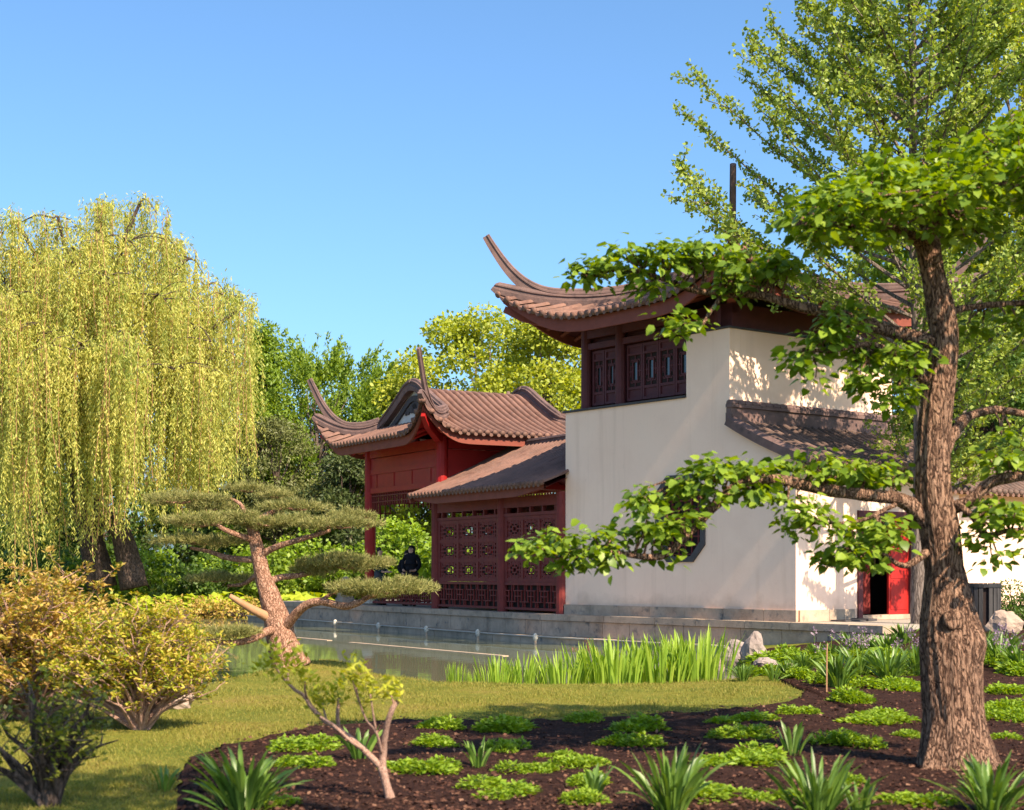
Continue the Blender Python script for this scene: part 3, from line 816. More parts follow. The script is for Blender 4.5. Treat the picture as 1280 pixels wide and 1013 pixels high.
# flying roof
hT = lambda d: .20 * d + .045 * d * d
rect = (-.62, 6.40, -1.0, 6.35)
ZE = 5.72
half = (rect[1] - rect[0]) / 2
roof_o = None
mt, mp, mf, ms, mr = MB(), MB(), MB(), MB(), MB()
hips = {}
for side in 'frkl':
    pos, ln = roof_plane(TW, rect, side, hT, ZE, .84, 2.7, 2.5, .34)
    tile_rows(mt, mp, pos, ln, lambda s: min(s, ln - s, half))
    eave_board(mf, pos, ln, .07, .36); soffit(ms, pos, ln, 1.35); rafters(mf, pos, ln, 1.3)
    hips[side] = (lambda d, pos=pos: pos(d, d, .02))
roof = mt.build('roof', M['tile'], tower, smooth=True)
mp.build('pan_tiles', M['pan'], roof); ms.build('soffit', M['brownred'], roof); mf.build('eave_board', M['fascia'], roof)
for side in 'frkl':
    pts, sc = hip_line(hips[side], half)
    mb = MB(); mb.sweep(pts, RIDGE, sc); hr = mb.build('hip_ridge', M['ridge'], roof)
    pts, sc = horn(hips[side], half - .3, 1.34, run=.12)
    mb = MB(); mb.sweep(pts, HORN, sc); mb.build('upswept_tip', M['ridge'], roof)
    # carved corner beam under the tip
    q = hips[side]
    mb = MB(); mb.sweep([q(1.5) + Vector((0, 0, -.52)), q(.9) + Vector((0, 0, -.50)), q(.35) + Vector((0, 0, -.42)), q(.12) + Vector((0, 0, -.34))], [(-.09, -.12), (.09, -.12), (.09, .12), (-.09, .12)], [1, 1, .85, .6])
    mb.build('corner_beam', M['fascia'], roof)
pos, ln = roof_plane(TW, rect, 'f', hT, ZE, 0, 1, 1, 0)
mb = MB(); q0, q1 = TW((rect[0] + rect[1]) / 2, rect[2] + half - .3, ZE + hT(half)), TW((rect[0] + rect[1]) / 2, rect[3] - half + .3, ZE + hT(half))
mb.sweep([q0, q0.lerp(q1, .5), q1], RIDGE, [1.4] * 3); mb.build('main_ridge', M['ridge'], roof)

# lean-to roof over the entrance
hL = lambda d: .30 * d + .055 * d * d
lr = (0, leanA + .50, -.10, 5.45)
pos, ln = roof_plane(TW, lr, 'r', hL, 2.18, 0, 1, 1, 0)
DL = leanA + .50 - T5 - .06
mt, mp, mf = MB(), MB(), MB()
tile_rows(mt, mp, pos, ln, lambda s: DL, sp=.21, r=.065)
lr_o = mt.build('entrance_roof', M['tile_dark'], tower, smooth=True); mp.build('pan_tiles', M['pan'], lr_o)
eave_board(mf, pos, ln, .06, .24); rafters(mf, pos, ln, .75)
mf.build('eave_board', M['brownred'], lr_o)
mb = MB(); mb.grid([[pos(s, d) + Vector((0, 0, -.10)) for d in np.linspace(.1, DL, 8)] for s in (0.02, ln * .5, ln - .02)]); mb.build('soffit', M['brownred'], lr_o)
mb = MB()    # flashing ridge against the wall: three stepped bands
zt = 2.18 + hL(DL)
mb.box(TW, T5 + .012, T5 + .20, -.13, 5.4, zt - .03, zt + .16); mb.box(TW, T5 + .012, T5 + .15, -.11, 5.38, zt + .163, zt + .27)
mb.box(TW, T5 + .012, T5 + .19, -.13, 5.4, zt + .273, zt + .34)
for i in range(26): mb.tube([TW(T5 + .10, -.12 + i * .212, zt + .345), TW(T5 + .10, -.12 + i * .212 + .19, zt + .36)], .085, 8)
mb.build('flashing_ridge', M['ridge'], lr_o)
mb = MB()    # barge edge on the front gable
mb.sweep([pos(.03, d) + Vector((0, 0, .02)) for d in np.linspace(0, DL, 10)], [(-.09, -.12), (-.09, .05), (0, .12), (.09, .05), (.09, -.12)]); mb.build('barge_edge', M['ridge'], lr_o)

# doorway: frame, threshold, two leaves
sf = lambda t, z, d: TW(leanA - d, t, z)
mb = MB()
def sbar(mb, t0, t1, z0, z1, d0, d1): mb.hexa([sf(t0, z0, d0), sf(t1, z0, d0), sf(t1, z0, d1), sf(t0, z0, d1), sf(t0, z1, d0), sf(t1, z1, d0), sf(t1, z1, d1), sf(t0, z1, d1)])
sbar(mb, DS0 + .003, DS0 + .14, PZ + .005, DZ - .14, -.04, .2); sbar(mb, DS1 - .14, DS1 - .003, PZ + .005, DZ - .14, -.04, .2); sbar(mb, DS0 + .003, DS1 - .003, DZ - .138, DZ - .003, -.043, .2)
df = mb.build('door_frame', M['brownred'], tower)
mb = MB(); sbar(mb, DS0 + .143, DS1 - .143, PZ + .002, PZ + .10, -.02, .16); mb.build('threshold', M['stone'], df)
mb = MB(); sbar(mb, DS1 - .80, DS1 - .146, PZ + .105, DZ - .145, .08, .13)
for k in range(3): sbar(mb, DS1 - .74, DS1 - .20, PZ + .2 + k * .66, PZ + .2 + k * .66 + .56, .07, .079)
dr = mb.build('door', M['doorred'], tower); tag(dr, 'right red door leaf standing closed and lit')
mb = MB(); mb.tube([sf(DS1 - .73, 0.02, .055), sf(DS1 - .73, .02, .075)], .035, 10); mb.build('handle', M['black'], dr)
mb = MB(); mb.hexa([sf(DS0 + .146, PZ + .105, .10), sf(DS0 + .30, PZ + .105, .65), sf(DS0 + .25, PZ + .105, .67), sf(DS0 + .146, PZ + .105, .17)] + [sf(DS0 + .146, DZ - .145, .10), sf(DS0 + .30, DZ - .145, .65), sf(DS0 + .25, DZ - .145, .67), sf(DS0 + .146, DZ - .145, .17)])
tag(mb.build('door', M['doorred'], tower), 'left red door leaf swung inwards')
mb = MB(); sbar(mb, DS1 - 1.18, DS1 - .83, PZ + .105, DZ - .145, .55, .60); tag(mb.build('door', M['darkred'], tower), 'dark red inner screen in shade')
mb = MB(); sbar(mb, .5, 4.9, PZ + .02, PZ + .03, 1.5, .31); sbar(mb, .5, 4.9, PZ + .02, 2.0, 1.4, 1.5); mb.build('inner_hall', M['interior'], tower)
mb = MB(); sbar(mb, DS0 - .25, DS0 + .02, PZ + .001, PZ + .05, -.5, -.06); sbar(mb, DS0 - .9, DS0 - .26, PZ + .001, PZ + .03, -.45, -.07); mb.build('door_step', M['darktrim'], tower)

# ------------------------------------------------------------------ the red gallery
gal = empty('red_gallery', (GA(-3.3, 1, 0).x, GA(-3.3, 1, 0).y, PLAT), 'low red timber gallery with latticed bays between the pavilion and white building', 'building')
GL, GD = -6.7, 2.5
colA = [-6.7, -3.0, -.16]
for a in colA:
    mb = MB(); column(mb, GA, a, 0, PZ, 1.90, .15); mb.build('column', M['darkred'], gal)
for a in (-6.7, -3.2, .3):
    mb = MB(); column(mb, GA, a, GD, PZ, 1.90, .15); mb.build('column', M['darkred'], gal)
mb = MB()
mb.box(GA, -6.55, -.02, -.07, .07, 1.60, 1.86); mb.box(GA, -6.55, -.02, -.06, .06, 1.38, 1.46)
mb.box(GA, -6.7, .6, GD - .08, GD + .08, 1.60, 1.86); mb.box(GA, -6.78, -6.62, .16, GD - .16, 1.62, 1.84)
for a in np.linspace(-6.3, -.4, 11): mb.box(GA, a - .03, a + .03, -.05, .05, 1.463, 1.597)
mb.build('beam', M['darkred'], gal)
gf = lambda x, z, d: GA(x, d - .04, z)
def railing(name, fr2, x0, x1, z0, z1, mat, root):
    """meander lattice"""
    mb = MB(); w = .026
    def bar(xa, xb, za, zb, d0=0., d1=.05): mb.hexa([fr2(xa, za, d0), fr2(xb, za, d0), fr2(xb, za, d1), fr2(xa, za, d1), fr2(xa, zb, d0), fr2(xb, zb, d0), fr2(xb, zb, d1), fr2(xa, zb, d1)])
    bar(x0, x1, z0, z0 + .06, -.012, .062); bar(x0, x1, z1 - .07, z1, -.014, .064)
    n = max(2, round((x1 - x0) / .30)); c = (x1 - x0) / n
    h = (z1 - .07) - (z0 + .06); zb = z0 + .06
    for i in range(n):
        xa = x0 + c * i
        odd = i % 2
        bar(xa, xa + w, zb, zb + h, .004, .046)
        q1, q2, q3 = zb + h * .25, zb + h * .5, zb + h * .75
        if odd:
            bar(xa, xa + c * .72, q1 - w / 2, q1 + w / 2); bar(xa + c * .30, xa + c, q3 - w / 2, q3 + w / 2)
            bar(xa + c * .5, xa + c * .5 + w, q1 + w / 2, q3 - w / 2, .003, .047); bar(xa + c * .5 + w, xa + c, q2 - w / 2, q2 + w / 2, .002, .048)
            bar(xa + c * .3, xa + c * .3 + w, q3 + w / 2, zb + h, .003, .047)
        else:
            bar(xa, xa + c * .72, q3 - w / 2, q3 + w / 2); bar(xa + c * .30, xa + c, q1 - w / 2, q1 + w / 2)
            bar(xa + c * .5, xa + c * .5 + w, q1 + w / 2, q3 - w / 2, .003, .047); bar(xa, xa + c * .5, q2 - w / 2, q2 + w / 2, .002, .048)
            bar(xa + c * .7, xa + c * .7 + w, zb, q1 - w / 2, .003, .047)
    return mb.build(name, mat, root)
for x0, x1 in ((-6.54, -3.16), (-2.84, -.32)):
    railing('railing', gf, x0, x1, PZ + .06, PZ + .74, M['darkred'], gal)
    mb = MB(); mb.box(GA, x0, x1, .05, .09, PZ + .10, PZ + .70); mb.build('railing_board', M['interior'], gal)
    n = 3; cw = (x1 - x0 - .10 * 4) / n
    mf = MB()
    zb0, zb1 = PZ + .745, 1.375
    ch = (zb1 - zb0 - .09 * 4) / 3
    for i in range(n + 1):
        xa = x0 + i * (cw + .10); mf.hexa([gf(xa, zb0, 0), gf(xa + .10, zb0, 0), gf(xa + .10, zb0, .08), gf(xa, zb0, .08), gf(xa, zb1, 0), gf(xa + .10, zb1, 0), gf(xa + .10, zb1, .08), gf(xa, zb1, .08)])
    for j in range(4):
        za = zb0 + j * (ch + .09)
        for i in range(n):
            xa = x0 + .10 + i * (cw + .10); mf.hexa([gf(xa, za, .004), gf(xa + cw, za, .004), gf(xa + cw, za, .076), gf(xa, za, .076), gf(xa, za + .09, .004), gf(xa + cw, za + .09, .004), gf(xa + cw, za + .09, .076), gf(xa, za + .09, .076)])
    wo = mf.build('window', M['darkred'], gal); mk = MB()
    for i in range(n):
        for j in range(3):
            xa = x0 + .10 + i * (cw + .10); za = zb0 + .09 + j * (ch + .09)
            m2 = MB(); fret_panel(m2, gf, xa, xa + cw, za, za + ch, .015, .045, .040, (.37, .63, .35, .65), dense=True); m2.build('lattice', M['darkred'], wo)
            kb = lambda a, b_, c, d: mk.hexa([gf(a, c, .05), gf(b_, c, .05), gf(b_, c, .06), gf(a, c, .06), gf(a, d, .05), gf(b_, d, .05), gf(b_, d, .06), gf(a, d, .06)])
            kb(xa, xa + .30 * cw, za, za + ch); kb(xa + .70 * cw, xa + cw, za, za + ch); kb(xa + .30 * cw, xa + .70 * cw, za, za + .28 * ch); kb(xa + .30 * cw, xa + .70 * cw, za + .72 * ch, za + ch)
    mk.build('dark_backing', M['interior'], wo)  # near-black boards added behind the lattice, standing in for the shade inside
mb = MB()   # rear wall with openings
mb.box(GA, -6.5, .6, GD - .03, GD + .03, PZ, PZ + .75)
for i in range(9): mb.box(GA, -6.5 + i * .86, -6.5 + i * .86 + .50, GD - .025, GD + .025, PZ + .752, 1.598)
for z in (.15, .75): mb.box(GA, -6.5, .6, GD - .04, GD + .04, z, z + .22)
mb.build('rear_screen', M['darkred'], gal)
hG = lambda d: .36 * d + .028 * d * d
gr = (-6.98, .13, -.72, 5.6)
posf, ln = roof_plane(GA, gr, 'f', hG, 2.07, 0, 1, 1, 0); posk, _ = roof_plane(GA, gr, 'k', hG, 2.07, 0, 1, 1, 0)
mt, mp, mf, ms = MB(), MB(), MB(), MB()
for q in (posf, posk):
    tile_rows(mt, mp, q, ln, lambda s: 3.15, sp=.2, r=.062)
    eave_board(mf, q, ln, .06, .30); rafters(mf, q, ln, .8)
    ms.grid([[q(s, d) + Vector((0, 0, -.13)) for d in np.linspace(.1, 3.1, 8)] for s in (.05, ln * .5, ln - .05)])
ro = mt.build('roof', M['tile'], gal, smooth=True); mp.build('pan_tiles', M['pan'], ro); mf.build('eave_board', M['fascia'], ro); ms.build('soffit', M['darkred'], ro)
mb = MB(); mb.sweep([posf(s, 3.15) for s in np.linspace(0, ln, 6)], RIDGE, [.55] * 6); mb.build('ridge', M['ridge'], ro)
mb = MB(); mb.sweep([posf(.0, d) + Vector((0, 0, -.05)) for d in np.linspace(0, 3.15, 8)], [(-.05, -.16), (-.05, .10), (.05, .10), (.05, -.16)]); mb.build('barge_board', M['fascia'], ro)

# ------------------------------------------------------------------ the water pavilion
pav = empty('red_pavilion', (GA(-9.4, 2.4, 0).x, GA(-9.4, 2.4, 0).y, PLAT), 'open red pavilion with white gable and four upswept tiled corners', 'pavilion')
pa0, pa1, pb0, pb1 = -11.75, -7.0, .3, 4.53
for a in (pa0, pa1):
    for b in (pb0, pb1):
        mb = MB(); column(mb, GA, a, b, PZ, 3.75, .17)
        co = mb.build('column', M['red'], pav)
        mb = MB(); mb.tube([GA(a, b, PZ), GA(a, b, PZ + .05), GA(a, b, PZ + .16), GA(a, b, PZ + .26)], [.17, .25, .26, .20], 14); mb.build('column_base', M['stone_lit'], co)
mb = MB()
for (x0, x1, b, th) in ((pa0 + .17, pa1 - .17, pb0, .09), (pa0 + .17, pa1 - .17, pb1, .09)):
    mb.box(GA, x0, x1, b - th, b + th, 3.42, 3.70); mb.box(GA, x0, x1, b - .05, b + .05, 3.08, 3.40)
    mb.box(GA, x0, x1, b - .075, b + .075, 2.92, 3.077); mb.box(GA, x0, x1, b - .04, b + .04, 2.52, 2.917); mb.box(GA, x0, x1, b - .08, b + .08, 2.36, 2.517)
    for k in range(4): xx = x0 + .35 + k * 1.2; mb.box(GA, xx, xx + .07, b - .06, b + .06, 2.52, 2.915)
for a in (pa0, pa1):
    mb.box(GA, a - .09, a + .09, pb0 + .17, pb1 - .17, 3.42, 3.70); mb.box(GA, a - .05, a + .05, pb0 + .17, pb1 - .17, 2.5, 3.40); mb.box(GA, a - .08, a + .08, pb0 + .17, pb1 - .17, 2.36, 2.497)
mb.build('beam', M['red'], pav)
pf = lambda x, z, d: GA(x, pb0 - .03 + d, z)
def fringe(fr2, x0, x1, z0, z1):
    mb = MB(); n = int((x1 - x0) / .16)
    def bar(xa, xb, za, zb): mb.hexa([fr2(xa, za, 0), fr2(xb, za, 0), fr2(xb, za, .05), fr2(xa, za, .05), fr2(xa, zb, 0), fr2(xb, zb, 0), fr2(xb, zb, .05), fr2(xa, zb, .05)])
    for i in range(n + 1):
        xa = x0 + (x1 - x0) * i / n
        e = min(i, n - i); zz = z0 - (.55 if e < 2 else .25 if e < 4 else 0)
        bar(xa - .014, xa + .014, zz, z1)
    bar(x0, x1, z0 + .10, z0 + .13); bar(x0, x1, z0 + .28, z0 + .31)
    bar(x0, x0 + .3, z0 - .5, z0 - .47); bar(x1 - .3, x1, z0 - .5, z0 - .47); bar(x0, x0 + .55, z0 - .22, z0 - .19); bar(x1 - .55, x1, z0 - .22, z0 - .19)
    return mb.build('hanging_lattice', M['darkred'], pav)
fringe(pf, pa0 + .18, pa1 - .18, 1.98, 2.355)
fringe(lambda x, z, d: GA(x, pb1 - .03 + d, z), pa0 + .18, pa1 - .18, 1.98, 2.355)
fringe(lambda x, z, d: GA(pa0 - .03 + d, x, z), pb0 + .18, pb1 - .18, 1.98, 2.355)
railing('railing', pf, pa0 + .18, pa1 - .18, PZ + .06, PZ + .56, M['darkred'], pav)
railing('railing', lambda x, z, d: GA(pa0 - .03 + d, x, z), pb0 + .18, pb1 - .18, PZ + .06, PZ + .56, M['darkred'], pav)
mb = MB(); mb.box(GA, pa0 + .2, pa1 - .2, pb0 + .05, pb0 + .42, PZ + .40, PZ + .45); mb.build('bench_seat', M['darkred'], pav)
mb = MB(); mb.tube([GA(-8.4, 2.2, 2.6), GA(-8.4, 2.2, 3.3)], .015, 5); mb.tube([GA(-8.4, 2.2, 2.62), GA(-8.4, 2.2, 2.5), GA(-8.4, 2.2, 2.2), GA(-8.4, 2.2, 2.05)], [.08, .22, .24, .1], 8); mb.build('lantern', M['interior'], pav)
mb = MB(); mb.box(GA, pa0 + .2, pa1 - .2, pb0 + .2, pb1 - .2, 3.30, 3.36); mb.build('panelled_ceiling', M['darkred'], pav)

def hP(d):
    if d <= 3.0: return .30 * d + .05 * d * d
    x = d - 3.0; return 1.35 + .60 * x - .60 * x * x / (2 * .56)
prect = (-12.9, -5.85, -.85, 5.68)
PE, gin = 3.78, 1.42
phalf = (prect[1] - prect[0]) / 2
mt, mp, mf, ms, mfr = MB(), MB(), MB(), MB(), MB()
hips = {}
for side in 'frkl':
    pos, ln = roof_plane(GA, prect, side, hP, PE, .84, 1.25, 2.0, .12)
    if side in 'fk': dm = lambda s: min(s, ln - s, gin)
    else: dm = lambda s: (min(s, ln - s) if min(s, ln - s) < gin else phalf)
    tile_rows(mt, mp, pos, ln, dm, n_d=18)
    eave_board(mf, pos, ln, .07, .34); soffit(ms, pos, ln, 1.3); rafters(mfr, pos, ln, 1.25)
    hips[side] = (lambda d, pos=pos: pos(d, d, .02))
roof = mt.build('roof', M['tile'], pav, smooth=True)
mp.build('pan_tiles', M['pan'], roof); ms.build('soffit', M['red'], roof); mf.build('eave_board', M['fascia'], roof); mfr.build('rafters', M['red'], roof)
acent = (prect[0] + prect[1]) / 2
def gable_path(b, out):
    pr = []
    for k in range(-16, 17):
        x = k / 16 * (phalf - gin)
        d = phalf - abs(x)
        pr.append(GA(acent + x, b + out, PE + hP(d) + .03))
    return pr
for bgab, s in ((prect[2] + gin, 1), (prect[3] - gin, -1)):
    gp = gable_path(bgab, 0)
    # gable wall (real thickness)
    mb = MB(); base = PE + hP(gin) - .05
    outer = [GA(acent - (phalf - gin), bgab + s * .10, base)] + [GA(acent + k / 16 * (phalf - gin), bgab + s * .10, PE + hP(phalf - abs(k / 16 * (phalf - gin))) - .02) for k in range(-16, 17)] + [GA(acent + (phalf - gin), bgab + s * .10, base)]
    n = len(outer); th = GA.V * s * .12
    tri = tessellate_polygon([[Vector(((p - outer[0]).dot(GA.U), p.z, 0)) for p in outer]])
    mb.add(outer, [tuple(t) for t in tri]); mb.add([p + th for p in outer], [tuple(t)[::-1] for t in tri]); mb.add(outer + [p + th for p in outer], [(i, (i + 1) % n, n + (i + 1) % n, n + i) for i in range(n)])
    gw = mb.build('gable_wall', M['gable'], roof)
    # dark inner border and cloud ornament
    mb = MB(); inner = [GA(acent + k / 16 * (phalf - gin - .30), bgab + s * .075, PE + hP(phalf - abs(k / 16 * (phalf - gin - .30))) - .22) for k in range(-16, 17)]
    mb.sweep(inner, [(-.05, -.10), (.05, -.10), (.05, .06), (-.05, .06)]); mb.build('gable_border', M['darktrim'], roof)
    mb = MB()
    for (x, z, r_) in ((0, .66, .17), (-.22, .52, .14), (.22, .52, .14), (0, .50, .16), (-.45, .45, .10), (.45, .45, .10), (-.6, .40, .06), (.6, .40, .06)):
        c = GA(acent + x, bgab + s * .06, base + z); mb.tube([c, c + GA.V * s * .05], r_, 14)
    mb.build('cloud_ornament', M['darktrim'], roof)
    # rolled barge ridge running down into both hips
    for sg in (-1, 1):
        side = {(1, -1): 'f', (1, 1): 'r', (-1, 1): 'k', (-1, -1): 'l'}[(s, sg)]
        hp, sc = hip_line(hips[side], gin, 12)
        q_, s_ = horn(hips[side], gin - .05, 1.28, run=.10, reach=.8)
        mb = MB(); mb.sweep(q_, HORN, s_); mb.build('upswept_tip', M['ridge'], roof)
        half_g = [GA(acent + sg * k / 16 * (phalf - gin), bgab, PE + hP(phalf - k / 16 * (phalf - gin)) + .02) for k in range(0, 17)]
        path = half_g[:-1] + hp
        mb = MB(); mb.sweep(path, RIDGE, [.9] * 16 + sc); mb.build('hip_ridge', M['ridge'], roof)
        q = hips[side]
        mb = MB(); mb.sweep([q(1.5) + Vector((0, 0, -.50)), q(.9) + Vector((0, 0, -.48)), q(.35) + Vector((0, 0, -.40)), q(.12) + Vector((0, 0, -.32))], [(-.09, -.12), (.09, -.12), (.09, .12), (-.09, .12)], [1, 1, .85, .6])
        mb.build('corner_beam', M['red'], roof)

# ------------------------------------------------------------------ garden wall, bin, small stone things
gw = empty('garden_wall', (TW(leanA, 8, 0).x, TW(leanA, 8, 0).y, PLAT - .1), 'cream garden wall with tiled coping beyond the red doors', 'wall')
mb = MB(); mb.box(TW, leanA - .75, leanA - .45, 4.4, 17, PZ - .5, 1.75); mb.build('wall', M['plaster'], gw)
hW = lambda d: .55 * d
wr = (leanA - 1.35, leanA + .15, 4.35, 17)
mt, mp = MB(), MB()
for sd in 'rl':
    pos, ln = roof_plane(TW, wr, sd, hW, 1.78, 0, 1, 1, 0)
    tile_rows(mt, mp, pos, ln, lambda s: .74, sp=.21, r=.062, n_d=5)
    mp.grid([[pos(s, d) + Vector((0, 0, -.07)) for d in (.05, .74)] for s in (0, ln)])
co = mt.build('tile_coping', M['tile_dark'], gw, smooth=True); mp.build('pan_tiles', M['pan'], co)
mb = MB(); am = (wr[0] + wr[1]) / 2
mb.sweep([TW(am, b, 1.78 + hW(.74)) for b in np.linspace(4.35, 17, 8)], RIDGE, [.95] * 8); mb.build('ridge', M['ridge'], co)

bc = P(1229, 780, 28.6); bc.z = float(gz(bc.x, bc.y))
rt = empty('litter_bin', bc, 'dark weathered round slatted litter bin beside the big tree trunk', 'bin')
mb = MB(); mb.tube([bc + Vector((0, 0, .03)), bc + Vector((0, 0, .86))], .27, 20); mb.build('liner', M['interior'], rt)
mb = MB()
for i in range(22):
    a = 2 * PI * i / 22; d = Vector((math.cos(a), math.sin(a), 0)); e = Vector((-d.y, d.x, 0)) * .036
    p, q = bc + d * .29, bc + d * .32
    if i == 16: continue
    mb.hexa([p - e, q - e, q + e, p + e] and [p - e + Vector((0, 0, .04)), q - e + Vector((0, 0, .04)), q + e + Vector((0, 0, .04)), p + e + Vector((0, 0, .04)), p - e + Vector((0, 0, .9)), q - e + Vector((0, 0, .9)), q + e + Vector((0, 0, .9)), p + e + Vector((0, 0, .9))])
mb.build('slats', M['bin'], rt)
mb = MB()
for z in (.06, .82):
    n = 24
    ring = [[bc + Vector((math.cos(2 * PI * i / n) * r_, math.sin(2 * PI * i / n) * r_, z + dz)) for i in range(n + 1)] for r_, dz in ((.322, 0), (.335, 0), (.335, .06), (.322, .06), (.322, 0))]
    mb.grid(ring)
mb.build('hoop', M['black'], rt)

def rock(name, c, r, label, mat, seed, cat='rock', group=None):
    rr = random.Random(seed); n, m = 18, 12; rows = []
    for i in range(m + 1):
        th = PI * i / m; row = []
        for j in range(n + 1):
            ph = 2 * PI * (j % n) / n
            d = Vector((math.sin(th) * math.cos(ph), math.sin(th) * math.sin(ph), math.cos(th)))
            k = 1 + .30 * noise.noise(d * 1.3 + Vector((seed * 7.1, 0, 0))) + .16 * noise.noise(d * 3.5 + Vector((0, seed * 3.3, 0)))
            k = round(k * 7) / 7 * .5 + k * .5
            row.append(Vector(c) + Vector((d.x * r[0] * k, d.y * r[1] * k, d.z * r[2] * k)))
        rows.append(row)
    mb = MB(); mb.grid(rows)
    o = mb.build(name, mat, loc=Vector(c) - Vector((0, 0, r[2] * .5))); tag(o, label, cat, group); return o
def rock_px(px, py, w, h, label, mat, seed, dep=None):
    g = gpt(px, py); s = g.y / F
    return rock('rock', (g.x, g.y, g.z + h * s * .30), (w * s * .5, w * s * .42, h * s * .62), label, mat, seed)
rock_px(943, 829, 30, 40, 'upright grey pink rock, right one of the pair by the iris bed', M['rock'], 1)
rock_px(918, 831, 34, 34, 'dark grey rock between the irises and the upright rock', M['rock'], 2)
rock_px(908, 849, 30, 34, 'pale pink rock in front at the right end of the irises', M['rock_pale'], 3)
rock_px(990, 838, 22, 10, 'small flat pale stone among the leaves right of the lawn', M['rock_pale'], 4)
rock_px(213, 885, 62, 32, 'pale pinkish boulder on the bank beside the orange bush', M['rock_pale'], 5)
rock_px(1256, 792, 44, 30, 'pale boulder beside the litter bin', M['rock_pale'], 6)
rock_px(1096, 802, 40, 8, 'flat grey stone at the foot of the terrace before the doors', M['rock'], 8)
rock_px(958, 834, 30, 12, 'low dark slab of rock under the terrace corner', M['rock'], 9)

# stone guardian lion on the terrace
lc = GA(-13.6, 1.0, PZ); lc = P(431, 754, lc.y); lc.z = PLAT
rt = empty('stone_lion', lc, 'small grey carved stone lion on the terrace behind the pine', 'statue')
mb = MB(); fr = frame(Vector((lc.x, lc.y, 0)), (.496, -.868), (.868, .496))
mb.box(fr, -.28, .28, -.2, .2, PZ + .002, PZ + .18); mb.box(fr, -.24, .24, -.17, .17, PZ + .183, PZ + .26); mb.build('pedestal', M['stone'], rt)
me = bpy.data.meshes.new('body')
vs = [(-.16, 0, .34), (-.06, 0, .48), (.05, 0, .62), (.10, 0, .76), (.19, 0, .80), (.12, .09, .42), (.15, .10, .28), (.12, -.09, .42), (.15, -.10, .28), (-.10, .12, .30), (.0, .13, .27), (-.10, -.12, .30), (.0, -.13, .27), (-.22, 0, .46), (-.20, 0, .60)]
es = [(0, 1), (1, 2), (2, 3), (3, 4), (2, 5), (5, 6), (2, 7), (7, 8), (0, 9), (9, 10), (0, 11), (11, 12), (0, 13), (13, 14)]
me.from_pydata([Vector(fr(x, y, PZ + z)) - lc for x, y, z in vs], es, [])
o = link_mesh('body', me, M['stone'], rt)
md = o.modifiers.new('skin', 'SKIN')
for v, r_ in zip(me.skin_vertices[0].data, [.15, .15, .14, .15, .09, .07, .06, .07, .06, .10, .06, .10, .06, .05, .04]): v.radius = (r_, r_)
me.skin_vertices[0].data[0].use_root = True
o.modifiers.new('sub', 'SUBSURF').levels = 2; o.modifiers['sub'].render_levels = 2

# spotlight on a stake in the irises
g = gpt(687, 853)
rt = empty('garden_spotlight', g, 'small black garden spotlight on a grey stake before the irises', 'light')
mb = MB(); mb.tube([g + Vector((0, 0, -.05)), g + Vector((0, 0, .13))], .02, 8); mb.build('stake', M['stone_lit'], rt)
mb = MB(); mb.tube([g + Vector((0, 0, .13)), g + Vector((0, 0, .16)), g + Vector((0, 0, .30)), g + Vector((0, 0, .37)), g + Vector((0, 0, .375))], [.025, .045, .05, .06, .05], 12); mb.build('lamp_housing', M['black'], rt)
g = gpt(1033, 868)
mb = MB(); mb.tube([g + Vector((0, 0, -.05)), g + Vector((.005, 0, .5)), g + Vector((.01, 0, .62))], [.011, .010, .008], 7)
tag(mb.build('garden_stake', M['deadwood'], loc=g), 'thin pale wooden stake standing in the leafy bed', 'stake')

